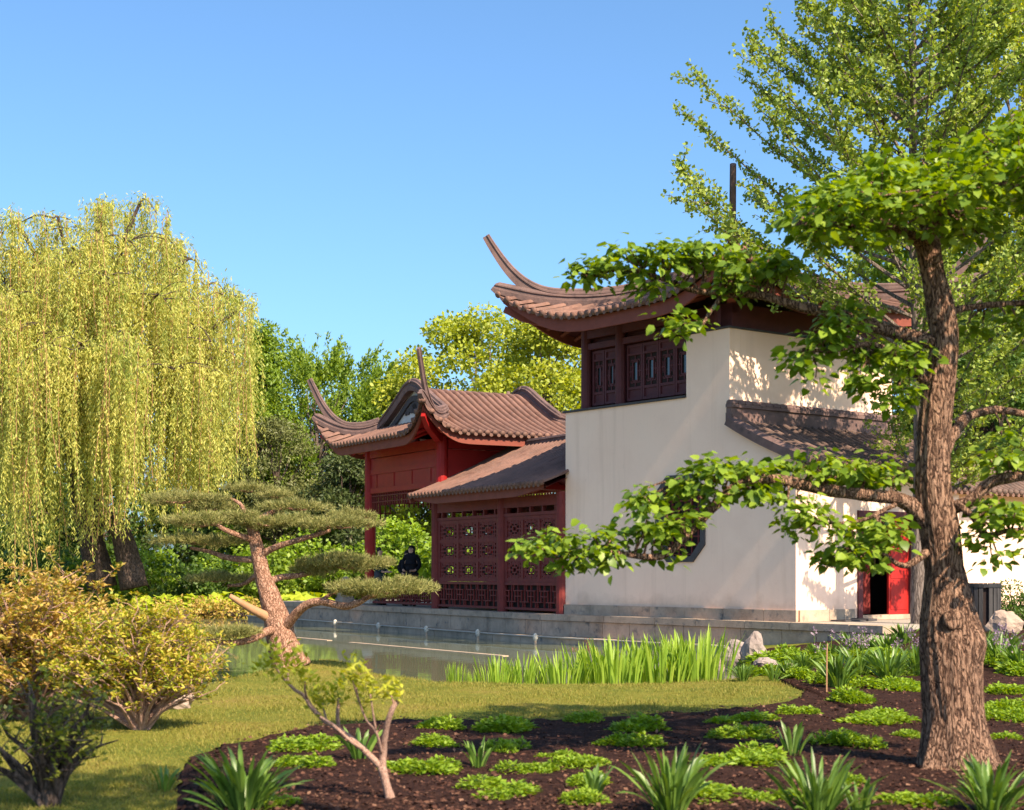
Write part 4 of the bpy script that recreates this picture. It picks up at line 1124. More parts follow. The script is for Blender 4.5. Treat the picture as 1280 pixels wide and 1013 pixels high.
# ------------------------------------------------------------------ people in the pavilion
def person(loc, face, h, label, coat_mat, hair_mat, hood, legs_mat, arm=.2):
    """standing figure, one skinned body; clothing and hair are children. face = unit vector looked along"""
    rt = empty('person', loc, label, 'person')
    fw = Vector((face[0], face[1], 0)).normalized(); rtv = Vector((fw.y, -fw.x, 0))
    k = h / 1.7
    def W(x, y, z): return (rtv * x + fw * y + Vector((0, 0, z))) * k
    def skin(name, vs, es, rad, mat, root_i=0, lv=2):
        me = bpy.data.meshes.new(name); me.from_pydata([W(*v) for v in vs], es, [])
        o = link_mesh(name, me, mat, rt); o.modifiers.new('skin', 'SKIN').use_smooth_shade = True
        for v, r_ in zip(me.skin_vertices[0].data, rad): v.radius = (r_ * k, r_ * k) if not hasattr(r_, '__len__') else (r_[0] * k, r_[1] * k)
        me.skin_vertices[0].data[root_i].use_root = True
        m = o.modifiers.new('sub', 'SUBSURF'); m.levels = lv; m.render_levels = lv
        return o
    vs = [(0, 0, .95), (0, 0, 1.15), (0, -.01, 1.35), (0, 0, 1.47), (0, .01, 1.55), (0, .02, 1.64)]
    es = [(0, 1), (1, 2), (2, 3), (3, 4), (4, 5)]; rad = [.11, .10, .10, .05, .083, .08]
    for s in (-1, 1):
        n = len(vs); vs += [(s * .10, 0, .88), (s * .11, .01, .48), (s * .11, -.02, .09), (s * .12, .12, .04)]
        es += [(0, n), (n, n + 1), (n + 1, n + 2), (n + 2, n + 3)]; rad += [.08, .06, .045, .035]
        n = len(vs); vs += [(s * .155, -.005, 1.37), (s * .245, .02, 1.10), (s * .16, arm, .98), (s * .10, arm + .08, .99)]
        es += [(2, n), (n, n + 1), (n + 1, n + 2), (n + 2, n + 3)]; rad += [.05, .04, .032, .03]
        hnd = n + 3
        for f, (dx, dz, l) in enumerate(((-.03, .012, .06), (-.01, .014, .07), (.012, .01, .068), (.03, .0, .055), (-.045, -.02, .045))):
            m = len(vs); vs += [(s * (.10 + dx * .6), arm + .11 + l * .5, .985 + dz), (s * (.10 + dx), arm + .11 + l, .965 + dz)]
            es += [(hnd, m), (m, m + 1)]; rad += [.010, .008]
    skin('body', vs, es, rad, M['skin'])
    # coat: torso, skirt and sleeves
    vs = [(0, 0, 1.0), (0, -.01, 1.16), (0, -.015, 1.30), (0, -.01, 1.40), (0, 0, .78), (0, 0, .60), (0, 0, .52), (0, -.005, 1.475)]; es = [(0, 1), (1, 2), (2, 3), (3, 7), (0, 4), (4, 5), (5, 6)]; rad = [(.185, .15), (.165, .135), (.175, .135), (.115, .10), (.20, .165), (.205, .17), (.20, .165), (.062, .065)]
    for s in (-1, 1):
        n = len(vs); vs += [(s * .165, -.005, 1.375), (s * .225, .0, 1.25), (s * .25, .02, 1.10), (s * .18, arm - .03, .99)]; es += [(3, n), (n, n + 1), (n + 1, n + 2), (n + 2, n + 3)]; rad += [.07, .066, .06, .05]
    skin('coat', vs, es, rad, coat_mat)
    for s in (-1, 1): skin('trouser_leg', [(s * .065, -.005, 1.04), (s * .09, 0, .90), (s * .11, .01, .48), (s * .11, -.02, .10)], [(0, 1), (1, 2), (2, 3)], [.115, .125, .09, .07], legs_mat, lv=1)
    for s in (-1, 1): skin('shoe', [(s * .11, -.04, .04), (s * .12, .12, .035), (s * .12, .17, .03)], [(0, 1), (1, 2)], [.05, .045, .03], M['black'], lv=1)
    if hood:   # scarf wrapped round the head leaving the face open
        skin('headscarf', [(0, -.01, 1.38), (0, -.035, 1.47), (0, -.045, 1.56), (0, -.038, 1.64), (0, -.012, 1.695)], [(0, 1), (1, 2), (2, 3), (3, 4)], [(.16, .13), (.11, .10), (.108, .105), (.10, .10), (.065, .065)], hair_mat)
    else:
        skin('hair', [(0, -.04, 1.56), (0, -.02, 1.67), (0, .04, 1.71)], [(0, 1), (1, 2)], [.09, .085, .05], hair_mat)
    # face: eyes, nose, mouth
    mb = MB(); 
    for s in (-1, 1): c = Vector(loc) + W(s * .032, .098, 1.605); mb.tube([c, c + fw * .006], .012, 8)
    mb.build('eyes', M['hair'], rt)
    mb = MB(); c = Vector(loc); mb.tube([c + W(0, .09, 1.61), c + W(0, .112, 1.575), c + W(0, .09, 1.562)], [.008, .014, .008], 6); mb.build('nose', M['skin'], rt)
    return rt
w1 = P(514, 750, 44.7); w1.z = PLAT
person(w1, (-.25, -1), 1.78, 'woman in a black coat and black headscarf standing in the pavilion', M['cloth_black'], M['cloth_black'], True, M['cloth_black'])
w2 = P(508.5, 750, 45.4); w2.z = PLAT
person(w2, (.3, -1), 1.62, 'person partly hidden just behind the woman in black', M['cloth_black'], M['hair'], False, M['cloth_grey'])
w3 = P(474.5, 750, 46.0); w3.z = PLAT
person(w3, (.9, -.4), 1.72, 'person in a dark teal jacket half hidden by the pavilion pillar', M['cloth_teal'], M['hair'], False, M['cloth_grey'])
#%%TREES

# ------------------------------------------------------------------ foreground broad-leaved tree
TD = 11.6
def main_tree():
    b = gpt(1193, 962)
    rt = empty('broadleaf_tree', b, 'thick trunked gnarled tree with broad bright leaves on the bed at the front', 'tree')
    Y0 = b.y
    prof = [(1195, 975, 96), (1195, 955, 80), (1194, 925, 75), (1192, 880, 74), (1189, 830, 74), (1188, 800, 78), (1186, 775, 72), (1184, 745, 61), (1180, 710, 55),
            (1175, 670, 56), (1170, 640, 56), (1166, 600, 50), (1168, 540, 46), (1174, 480, 42), (1181, 430, 37), (1176, 390, 38), (1166, 345, 32), (1160, 312, 33), (1156, 292, 30)]
    pts = [P(x, y, Y0) for x, y, _ in prof]; pts[0].z = b.z - .06
    rad = [w / 2 / F * Y0 * (1 if y > 720 else .87) for _, y, w in prof]
    path = smooth_path(pts, 14); rd = smooth_rad(rad, 14)
    def wob(p, a):
        q = Vector((math.cos(a) * 3.0, math.sin(a) * 3.0, p.z * 1.1))
        rid = abs(noise.noise(Vector((math.cos(a) * 4.5 + p.z * .5, math.sin(a) * 4.5, p.z * 1.6))))
        fin = abs(noise.noise(Vector((math.cos(a) * 11 + .6 * noise.noise(p * 6), math.sin(a) * 11, p.z * 4.5))))
        z = p.z
        e_ = max(0, min(1, .42 - (z - b.z)) / .42) ** 1.6; flare = e_ * (.20 + .22 * max(0, math.sin(a * 3 + 1)) + .10 * math.sin(a * 7))
        bump = .16 * math.exp(-((z - 1.12) ** 2) / .02 - ((a - 4.2) ** 2) / .5)
        return (.07 + .05 * max(0, z - 1.6)) * noise.noise(q) + .05 * noise.noise(p * 3.1) + .10 * rid + .11 * min(fin, .25) - .05 + flare + bump
    mb = MB(); mb.tube(path, rd, 110, wob=wob)
    tr = mb.build('trunk', M['bark_main'], rt, smooth=True)
    # knot hole of a lost limb
    mb = MB(); c = P(1193, 775, Y0 - .20)
    mb.tube([c + Vector((0, .1, 0)), c + Vector((0, -.02, 0)), c + Vector((.005, -.04, 0)), c + Vector((.0, -.03, 0)), c + Vector((0, .02, 0))], [.10, .085, .06, .035, .025], 14, wob=lambda p, a: .2 * noise.noise(Vector((math.cos(a) * 2, math.sin(a) * 2, p.y * 9))))
    mb.build('knot', M['bark_main'], tr, smooth=True)
    Q = lambda x, y, d=0.: P(x, y, Y0 + d)
    boughs = [
        ([(1168, 660, 0), (1128, 628, -.05), (1085, 620, -.1), (1030, 612, -.15), (975, 600, -.2), (930, 606, -.25), (893, 632, -.3), (862, 668, -.3), (825, 694, -.35), (770, 692, -.4), (725, 690, -.4), (680, 690, -.45)],
         [26, 17, 15, 14, 13, 12, 11, 10, 8, 6, 4.5, 3]),
        ([(1170, 430, 0), (1110, 412, .1), (1060, 396, .15), (1000, 384, .2), (945, 370, .25), (900, 368, .3), (860, 362, .3), (820, 345, .3), (775, 338, .3), (735, 346, .3)], [20, 15, 14, 12, 11, 9, 7.5, 6, 5, 3]),
        ([(905, 368, .28), (888, 388, .2), (876, 407, .15), (855, 408, .1)], [6, 5, 4, 2.5]),
        ([(1158, 312, 0), (1135, 290, -.1), (1105, 278, -.2), (1065, 282, -.25), (1025, 270, -.3), (1000, 280, -.3)], [15, 13, 11, 8, 6, 3]),
        ([(1160, 315, 0), (1180, 290, .1), (1205, 272, .15), (1225, 235, .2), (1250, 212, .2), (1300, 218, .2)], [15, 12, 10, 10, 9, 9]),
        ([(1157, 305, 0), (1150, 270, .1), (1120, 240, .2), (1090, 225, .2)], [12, 9, 6, 3]),
        ([(1178, 400, 0), (1200, 385, .1), (1240, 382, .2), (1300, 376, .3)], [12, 9, 8, 7]),
        ([(1172, 570, 0), (1198, 535, .1), (1215, 518, .15), (1250, 514, .2), (1310, 526, .3)], [20, 13, 11, 10, 8]),
        ([(1182, 640, 0), (1215, 625, -.1), (1240, 604, -.15), (1270, 596, -.2), (1310, 590, -.2)], [18, 14, 13, 12, 10]),
        ([(1195, 628, -.08), (1215, 648, -.15), (1232, 668, -.2), (1262, 662, -.25), (1310, 664, -.3)], [9, 7, 7, 6, 5]),
        ([(1160, 690, -.1), (1138, 708, -.2), (1122, 706, -.25), (1100, 692, -.3), (1070, 690, -.3)], [10, 7, 6, 4, 3]),
        ([(1160, 480, 0), (1125, 445, -.15), (1085, 432, -.25), (1040, 440, -.3), (1005, 438, -.35)], [13, 9, 7, 5, 3]),
        ([(1085, 620, -.1), (1062, 600, .15), (1030, 585, .3), (1000, 578, .4)], [8, 6, 4, 3]),
        ([(905, 622, -.25), (880, 605, -.1), (850, 600, 0)], [6, 4, 3]),
        ([(1300, 218, .2), (1350, 215, .2), (1420, 215, .2), (1480, 225, .1)], [9, 8, 7, 4]), ([(1350, 215, .2), (1370, 210, .8), (1400, 205, 1.0)], [7, 5, 4]), ([(1350, 215, .2), (1370, 212, -.4), (1400, 210, -.8)], [7, 5, 4]), ([(1158, 308, 0), (1165, 270, .5), (1170, 240, 1.1)], [12, 9, 5]), ([(1158, 308, 0), (1175, 265, -.5), (1185, 245, -.9)], [12, 9, 5]), ([(1250, 212, .2), (1270, 225, .8), (1285, 235, 1.2)], [8, 6, 4]), ([(1250, 212, .2), (1280, 215, -.5), (1310, 215, -.9)], [8, 6, 4]), ([(1300, 376, .3), (1350, 370, .3), (1385, 350, 0)], [7, 6, 4]),
        ([(1120, 630, -.1), (1075, 650, -.3), (1030, 655, -.4)], [6, 4, 3]),
    ]
    ends = []
    for bp, br in boughs:
        path = smooth_path([Q(x + R(-2, 2), y + R(-2, 2), d) for x, y, d in bp], 5); rd = smooth_rad([r / 2 / F * Y0 * 1.05 for r in br], 5)
        mb = MB()
        mb.tube(path, rd, 14, wob=lambda p, a: .22 * noise.noise(p * 14 + Vector((math.cos(a), math.sin(a), 0))) + .12 * noise.noise(p * 5))
        mb.build('branch', M['bark_main'], rt, smooth=True)
        ends += path
    fol = [  # px, py, rx, ry, leaves, depth shift
        (672, 688, 26, 20, 34, -.45), (700, 684, 26, 22, 44, -.4), (728, 690, 22, 24, 34, -.4), (752, 680, 26, 16, 30, -.4), (775, 690, 24, 16, 26, -.4), (800, 668, 30, 24, 44, -.35), (820, 640, 34, 26, 60, -.3), (806, 622, 20, 14, 20, -.25),
        (868, 604, 24, 20, 34, -.2), (838, 658, 26, 18, 34, -.3), (830, 690, 18, 10, 10, -.3), (888, 622, 20, 16, 20, -.3), (895, 598, 36, 24, 60, -.2), (930, 602, 28, 24, 40, -.2), (960, 598, 34, 26, 52, -.2), (945, 628, 26, 14, 20, -.25),
        (995, 590, 36, 26, 60, -.1), (1030, 582, 36, 22, 54, 0), (1065, 590, 34, 22, 48, 0), (1095, 592, 30, 22, 40, 0), (1115, 598, 22, 18, 18, 0), (985, 622, 24, 16, 20, -.25),
        (1008, 650, 26, 26, 36, -.35), (1035, 645, 26, 20, 26, -.35), (1052, 700, 24, 22, 36, -.3), (1080, 690, 30, 28, 56, -.3), (1105, 680, 26, 24, 40, -.3), (1098, 655, 24, 20, 22, -.2), (1062, 668, 24, 18, 20, -.3),
        (728, 345, 20, 18, 30, .3), (760, 335, 28, 22, 50, .3), (800, 325, 34, 26, 66, .3), (840, 325, 34, 26, 64, .3), (815, 352, 30, 18, 34, .3), (880, 325, 36, 28, 70, .3), (920, 330, 34, 28, 66, .25), (955, 328, 30, 26, 54, .2), (905, 358, 34, 18, 30, .3),
        (845, 408, 22, 15, 24, .1), (862, 400, 16, 12, 10, .1), (980, 345, 26, 20, 26, .2),
        (1010, 425, 30, 26, 40, -.3), (1040, 415, 30, 24, 40, -.3), (1075, 425, 32, 28, 50, -.25), (1110, 440, 30, 26, 44, -.2), (1090, 465, 34, 24, 48, -.25), (1130, 470, 28, 26, 40, -.2), (1140, 440, 22, 22, 22, -.2), (1010, 460, 28, 22, 30, -.3), (1120, 492, 22, 14, 18, -.25),
        (1010, 270, 30, 26, 50, -.3), (1045, 255, 38, 30, 76, -.25), (1085, 240, 40, 32, 84, 0), (1125, 230, 40, 34, 84, .1), (1165, 240, 38, 34, 78, .1), (1200, 255, 36, 32, 70, .1), (1222, 285, 24, 24, 34, .1), (1060, 285, 36, 22, 44, -.2), (1105, 270, 34, 22, 40, -.1), (1185, 285, 26, 18, 22, .1), (1030, 290, 28, 18, 28, -.3),
        (1235, 190, 34, 28, 60, .2), (1270, 175, 34, 30, 60, .2), (1300, 180, 30, 32, 40, .2), (1255, 235, 28, 16, 20, .2), (1285, 215, 26, 18, 22, .2), (1205, 205, 28, 22, 36, .15),
        (1230, 405, 28, 16, 22, .2), (1265, 400, 28, 18, 26, .3), (1250, 545, 22, 14, 14, .2), (1272, 580, 26, 20, 34, -.1), (1245, 572, 20, 16, 18, 0),
        (1230, 645, 30, 22, 38, -.2), (1262, 640, 30, 24, 44, -.25), (1285, 680, 26, 20, 26, -.3), (1240, 690, 22, 16, 18, -.25), (1222, 670, 18, 16, 14, -.2), (1290, 640, 26, 26, 30, -.25),
        (1310, 230, 40, 30, 60, .2), (1350, 200, 44, 32, 70, .1), (1390, 230, 40, 30, 60, .3), (1330, 300, 40, 26, 44, .2), (1380, 320, 40, 28, 50, -.2), (1430, 270, 40, 30, 54, 0), (1320, 380, 40, 22, 40, .3), (1370, 400, 36, 22, 36, .2), (1340, 560, 40, 24, 44, .2), (1360, 620, 40, 24, 44, -.2),
        (1100, 225, 44, 30, 60, 1.1), (1160, 215, 44, 30, 60, 1.3), (1220, 225, 44, 30, 60, 1.2), (1290, 235, 44, 30, 60, 1.2), (1130, 245, 42, 26, 50, -.9), (1190, 235, 42, 26, 54, -1.0), (1250, 215, 42, 28, 50, -.9), (1320, 215, 42, 28, 50, -1.0), (1060, 250, 38, 26, 40, .8),
        (1330, 190, 46, 34, 70, 1.1), (1400, 190, 46, 34, 70, .9), (1460, 210, 46, 34, 70, .4), (1330, 180, 46, 34, 70, -.6), (1400, 195, 46, 34, 70, -.8), (1460, 240, 46, 34, 60, -.4), (1350, 260, 46, 30, 60, .9), (1420, 270, 46, 30, 60, 1.0), (1380, 150, 46, 30, 60, .2), (1310, 150, 40, 26, 50, .6), (1500, 220, 40, 30, 50, 0),
        (1045, 385, 26, 16, 18, .1), (1085, 380, 24, 16, 16, .1), (1140, 300, 20, 14, 12, -.05)]
    s = Y0 / F
    mt = MB()
    fol += [(x + R(-14, 14), y + R(-8, 6), rx, ry, int(n * .6), d + dd) for (x, y, rx, ry, n, d) in fol if y < 300 and x > 990 and abs(d) < .5 for dd in (.75, -.65)]
    for i, (x, y, rx, ry, n, d) in enumerate(fol):
        lv = Leaves(); c = Q(x, y, d)
        sub = max(3, n // 9)
        near = min(ends, key=lambda e: (e - c).length)
        for k in range(sub):
            dd = randu(1)[0]; cc = Vector(c) + Vector((dd[0] * rx * s * .72, dd[1] * rx * s * .95, dd[2] * ry * s * .72))
            src = min(ends, key=lambda e: (e - cc).length) if k % 2 else near
            if (src - cc).length < .8: mt.tube(limb(src, cc, 3, .10), [.012, .009, .007, .005], 5)
            m = int(round(n / sub * 2.9))
            h = RNG.random((m, 1))
            ang = RNG.uniform(0, 2 * PI, m)
            out = np.stack([np.cos(ang), np.sin(ang), RNG.uniform(-.45, .35, m)], 1)
            Pt = np.array(cc)[None] + out * RNG.uniform(.02, .12, (m, 1)) + RNG.normal(size=(m, 3)) * .035
            tip = out + np.array([0, 0, -.25]) + RNG.normal(size=(m, 3)) * .25
            nrm = np.array([0, 0, 1.0]) + RNG.normal(size=(m, 3)) * .45
            sz = RNG.uniform(.04, .108, m)
            lv.put(Pt, tip, nrm, sz, sz * .78, shape='ovate')
        lv.build('foliage', M['leaf_main'], rt)
    mt.build('twigs', M['bark_main'], rt)
main_tree()

# ------------------------------------------------------------------ cloud-pruned pine
def pine():
    b = gpt(362, 832)
    rt = empty('cloud_pruned_pine', b, 'leaning cloud pruned pine with flat needle pads beside the pond', 'tree')
    Y0 = b.y; s = Y0 / F
    Q = lambda x, y, d=0.: P(x, y, Y0 + d)
    prof = [(366, 842, 50), (358, 820, 42), (350, 790, 35), (344, 768, 31), (337, 745, 25), (329, 722, 21), (323, 695, 18), (318, 670, 15), (313, 655, 12)]
    def wob(p, a): return .12 * noise.noise(p * 6 + Vector((math.cos(a) * 1.5, math.sin(a) * 1.5, 0))) + .06 * noise.noise(p * 18 + Vector((math.cos(a) * 3, math.sin(a) * 3, 0)))
    mb = MB(); pp = [Q(x, y) for x, y, _ in prof]; pp[0].z = b.z - .08
    mb.tube(smooth_path(pp, 5), smooth_rad([w / 2 * s for *_, w in prof], 5), 28, wob=wob); mb.build('trunk', M['bark_pine'], rt, smooth=True)
    br = [([(352, 790, 0), (366, 772, -.2), (382, 757, -.35), (402, 752, -.45), (430, 758, -.5), (447, 754, -.55), (462, 746, -.55), (480, 742, -.6)], [16, 12, 11, 10, 9, 8, 6, 4]),
          ([(335, 728, 0), (350, 722, .2), (370, 720, .35), (391, 716, .45), (415, 712, .5)], [10, 8, 7, 6, 4]),
          ([(324, 695, 0), (345, 684, -.1), (370, 676, -.2), (395, 669, -.25), (413, 663, -.3)], [10, 8, 7, 6, 4]),
          ([(316, 675, 0), (300, 670, -.2), (280, 662, -.35), (268, 655, -.4), (250, 658, -.4)], [9, 7, 6, 5, 4]),
          ([(318, 700, 0), (297, 699, .25), (279, 696, .4), (262, 690, .5), (238, 685, .6)], [9, 8, 7, 5, 4]),
          ([(352, 792, 0), (338, 788, -.2), (318, 798, -.4), (298, 803, -.5), (275, 803, -.6), (258, 798, -.6)], [13, 11, 9, 8, 6, 4]),
          ([(326, 715, 0), (305, 730, .4), (285, 732, .6)], [7, 5, 4]),
          ([(314, 660, 0), (308, 645, .1), (300, 630, .2), (285, 622, .3)], [9, 6, 5, 3]), ([(314, 658, 0), (330, 645, .3), (355, 634, .4)], [9, 6, 4]),
          ([(400, 752, -.45), (420, 740, -.3), (450, 735, -.3)], [6, 4, 3])]
    for pts, w in br:
        mb = MB(); mb.tube(smooth_path([Q(*q) for q in pts], 4), smooth_rad([x / 2 * s for x in w], 4), 12, wob=wob); mb.build('branch', M['bark_pine'], rt, smooth=True)
    mb = MB(); mb.tube(smooth_path([Q(347, 776), Q(328, 768, -.15), Q(305, 756, -.3), (Q(287, 745, -.4))], 4), smooth_rad([x / 2 * s for x in (15, 12, 9, 6)], 4), 12, wob=wob)
    mb.build('dead_stub', M['deadwood'], rt, smooth=True)
    pads = [(483, 736, 62, 17, -.6), (430, 705, 55, 18, .5), (393, 714, 26, 10, .45), (415, 655, 54, 11, -.3), (372, 652, 26, 9, 0), (325, 653, 54, 10, -.1), (365, 634, 46, 9, .5), (245, 652, 40, 12, -.4),
            (228, 625, 50, 12, .2), (265, 634, 34, 9, .3), (255, 677, 58, 11, .6), (272, 724, 42, 9, .6), (288, 791, 36, 11, -.6), (300, 645, 24, 8, -.2), (310, 612, 34, 9, 1.6), (345, 620, 22, 8, 1.2), (435, 645, 30, 8, 1.4), (455, 742, 24, 12, -.4)]
    for x, y, rx, ry, d in pads:
        c = Q(x, y, d); lv = Leaves(); ry *= .74
        n = int(rx * ry * 1.25)
        ang = RNG.uniform(0, 2 * PI, n); rr = np.sqrt(RNG.random(n))
        lump = 1 + .25 * np.sin(ang * 3 + x) 
        px_ = np.cos(ang) * rr * rx * s * lump; py_ = np.sin(ang) * rr * rx * s * .62 * lump
        top = np.sqrt(np.clip(1 - rr ** 2, 0, 1)) * ry * s * .95
        zz = top * RNG.uniform(-.75, 1.0, n) + RNG.normal(size=n) * .015 + .05 * np.sin(px_ * 7 + x) * (1 - rr)
        Cn = np.stack([c.x + px_, c.y + py_, c.z + zz], 1)
        k = 11
        Pt = np.repeat(Cn, k, 0) + RNG.normal(size=(n * k, 3)) * .012
        outw = np.repeat(np.stack([np.cos(ang) * rr * .7, np.sin(ang) * rr * .7, np.full(n, .75)], 1), k, 0)
        tip = outw + RNG.normal(size=(n * k, 3)) * .55
        lv.put(Pt, tip, RNG.normal(size=(n * k, 3)), RNG.uniform(.05, .10, n * k), np.full(n * k, .010), shape='blade')
        lv.build('needle_pad', M['needle'], rt)
        mb = MB()   # twigs inside the pad
        for _ in range(7):
            a = R(0, 2 * PI); q = R(.3, .85)
            mb.tube(limb(c + Vector((0, 0, -ry * s * .5)), c + Vector((math.cos(a) * rx * s * q, math.sin(a) * rx * s * .6 * q, -ry * s * .1)), 4, .06), [.016, .013, .01, .008, .004], 5)
        tag(mb.build('twigs', M['bark_pine'], rt), kind='stuff')
pine()

# ------------------------------------------------------------------ weeping willow
def willow():
    b = P(150, 728, 58.5); b.z = float(gz(b.x, b.y))
    rt = empty('weeping_willow', b, 'tall yellow green weeping willow on the far bank', 'tree')
    Y0 = b.y; s = Y0 / F
    Q = lambda x, y, d=0.: P(x, y, Y0 + d)
    wob = lambda p, a: .10 * noise.noise(p * 1.5 + Vector((math.cos(a), math.sin(a), 0)))
    mb = MB()
    for pts, w in (([(168, 735, 0), (160, 700, 0), (150, 665, 0), (125, 640, .3), (100, 615, .5)], [36, 30, 26, 24, 22]),
                   ([(128, 735, .5), (118, 690, .4), (105, 640, .5), (95, 590, .6), (92, 540, .6), (110, 480, .5), (118, 420, .4), (124, 370, .2), (128, 310, 0)], [38, 32, 27, 24, 21, 18, 14, 8, 3])):
        mb.tube(smooth_path([Q(*q) for q in pts], 4), smooth_rad([x / 2 * s for x in w], 4), 14, wob=wob)
    mb.build('trunk', M['bark_dark'], rt, smooth=True)
    leaders = [(182, 240, 0), (128, 245, 1), (70, 262, -1), (15, 268, 1), (-40, 300, 0), (240, 315, -.5), (300, 362, .5), (318, 372, -1), (160, 290, -2.5), (90, 300, -3), (210, 290, 2.5), (40, 310, 3), (270, 345, 2), (130, 330, -4),
               (200, 360, -3.5), (20, 360, -3.5), (60, 400, -4), (250, 400, -3), (-20, 380, -3), (160, 420, -4.5), (100, 420, -4.6), (215, 450, -4), (30, 450, -4.2), (285, 430, -1.5)]
    mb = MB(); arcs = []
    for i, (x, y, d) in enumerate(leaders):
        y = y + 5
        y0 = max(y + 60, min(560, y + 190)); st = Q(108 + (x - 108) * .12, y0, .5)
        path = smooth_path([st, Q(108 + (x - 108) * .5, y0 - (y0 - y) * .55, d * .5), Q(108 + (x - 108) * .85, y + 18, d * .85), Q(x, y + 4, d), Q(x + (14 if x > 108 else -14), y + 22, d * 1.08)], 5)
        under = lambda p: HY - (p.z - EYE) / p.y * F > 14 + np.interp(p.x / p.y * F + CX, [-80, 0, 60, 120, 150, 182, 205, 225, 250, 270, 300, 325], [285, 262, 250, 240, 258, 232, 252, 298, 312, 335, 350, 378]) and p.x / p.y * F + CX < 300
        cut = next((k for k, p in enumerate(path) if not under(p)), len(path)); cut = max(4, cut)
        mb.tube(path[:cut], [max(.02, .13 * (1 - k / len(path))) for k in range(cut)], 6)
        arcs.append(path[7:])
        for _ in range(7):
            p = random.choice(path[6:]); a = R(0, 2 * PI); L = R(.9, 2.1)
            q = p + Vector((math.cos(a) * L, math.sin(a) * L, R(-.3, .25)))
            sp = smooth_path([p, p.lerp(q, .5) + Vector((0, 0, .18)), q, q + Vector((math.cos(a) * .3, math.sin(a) * .3, -.3))], 4)
            if all(under(p) for p in sp): mb.tube(sp, [max(.008, .028 * (1 - k / len(sp))) for k in range(len(sp))], 4)
            arcs.append(sp[2:])
    mb.build('limbs', M['bark_dark'], rt)
    starts = []
    for a in arcs:
        for p in a:
            for _ in range(2):
                c = p + Vector((R(-.45, .45), R(-.45, .45), R(-.1, .15))); Lb = R(1.8, 7.0) if R(0, 1) < .62 else R(6, 13)
                for _ in range(4): starts.append((c + Vector((R(-.22, .22), R(-.22, .22), R(-.05, .1))), Lb * R(.55, 1.0)))
    random.shuffle(starts); starts = starts[:2700]
    ms = MB(); lv = Leaves()
    for i, (p, Lb) in enumerate(starts):
        pxp = p.x / p.y * F + CX
        # how far this strand may hang, by place round the crown
        low = np.interp(pxp, [-80, 0, 55, 85, 105, 185, 205, 255, 300, 330], [715, 725, 748, 742, 690, 668, 680, 660, 640, 560]) + R(-80, 6)
        zlow = EYE - (low - HY) * p.y / F
        L = min(p.z - zlow, Lb)
        pyp = HY - (p.z - EYE) / p.y * F
        if L < .6 or pxp > 324 - 55 * R(0, 1) ** 2.5 or pyp < np.interp(pxp, [-80, 0, 60, 120, 150, 182, 205, 225, 250, 270, 300, 325], [285, 262, 250, 240, 258, 232, 252, 298, 312, 335, 350, 378]): continue
        if R(0, 1) < .12: continue
        n = max(5, int(L / .11)); sway = R(-.10, .10); ph = R(0, 6)
        t = np.arange(n) / n
        X = p.x + np.sin(t * 3 + ph) * .10 * t * L * .3 + sway * t * L; Yp = p.y + np.cos(t * 2.5 + ph) * .08 * t * L * .3
        Zp = p.z + .12 * np.sin(np.minimum(t * 9, PI)) - t * L
        pos = np.stack([X, Yp, Zp], 1)
        m = 3
        Pt = np.repeat(pos, m, 0); k = len(Pt)
        az = RNG.uniform(0, 2 * PI, k)
        tip = np.stack([np.cos(az) * .55, np.sin(az) * .55, np.full(k, -.9) + RNG.normal(size=k) * .25], 1)
        keep = RNG.random(k) < (.45 + .55 * np.repeat(np.sin(t * 2.2 + .5), m)); Pt, tip = Pt[keep], tip[keep]; k = len(Pt)
        lv.put(Pt + RNG.normal(size=(k, 3)) * .05, tip, RNG.normal(size=(k, 3)), RNG.uniform(.10, .22, k), np.full(k, .042), shape='diamond')
        if i % 4 == 0: ms.tube([Vector(pos[j]) for j in np.linspace(0, n - 1, 5).astype(int)], .012, 3, cap=False)
    for a in arcs:   # leafy fuzz along the arching tops
        for p in a[::2]:
            if not (p.x / p.y * F + CX < 318 and HY - (p.z - EYE) / p.y * F > np.interp(p.x / p.y * F + CX, [0, 60, 120, 150, 182, 205, 250, 325], [262, 250, 240, 258, 236, 258, 318, 378])): continue
            clump_leaves(lv, p, (.35, .35, .28), 9, .2, .05, droop=.8)
    lv.build('crown', M['willow'], rt); ms.build('hanging_twigs', M['deadwood'], rt)
willow()

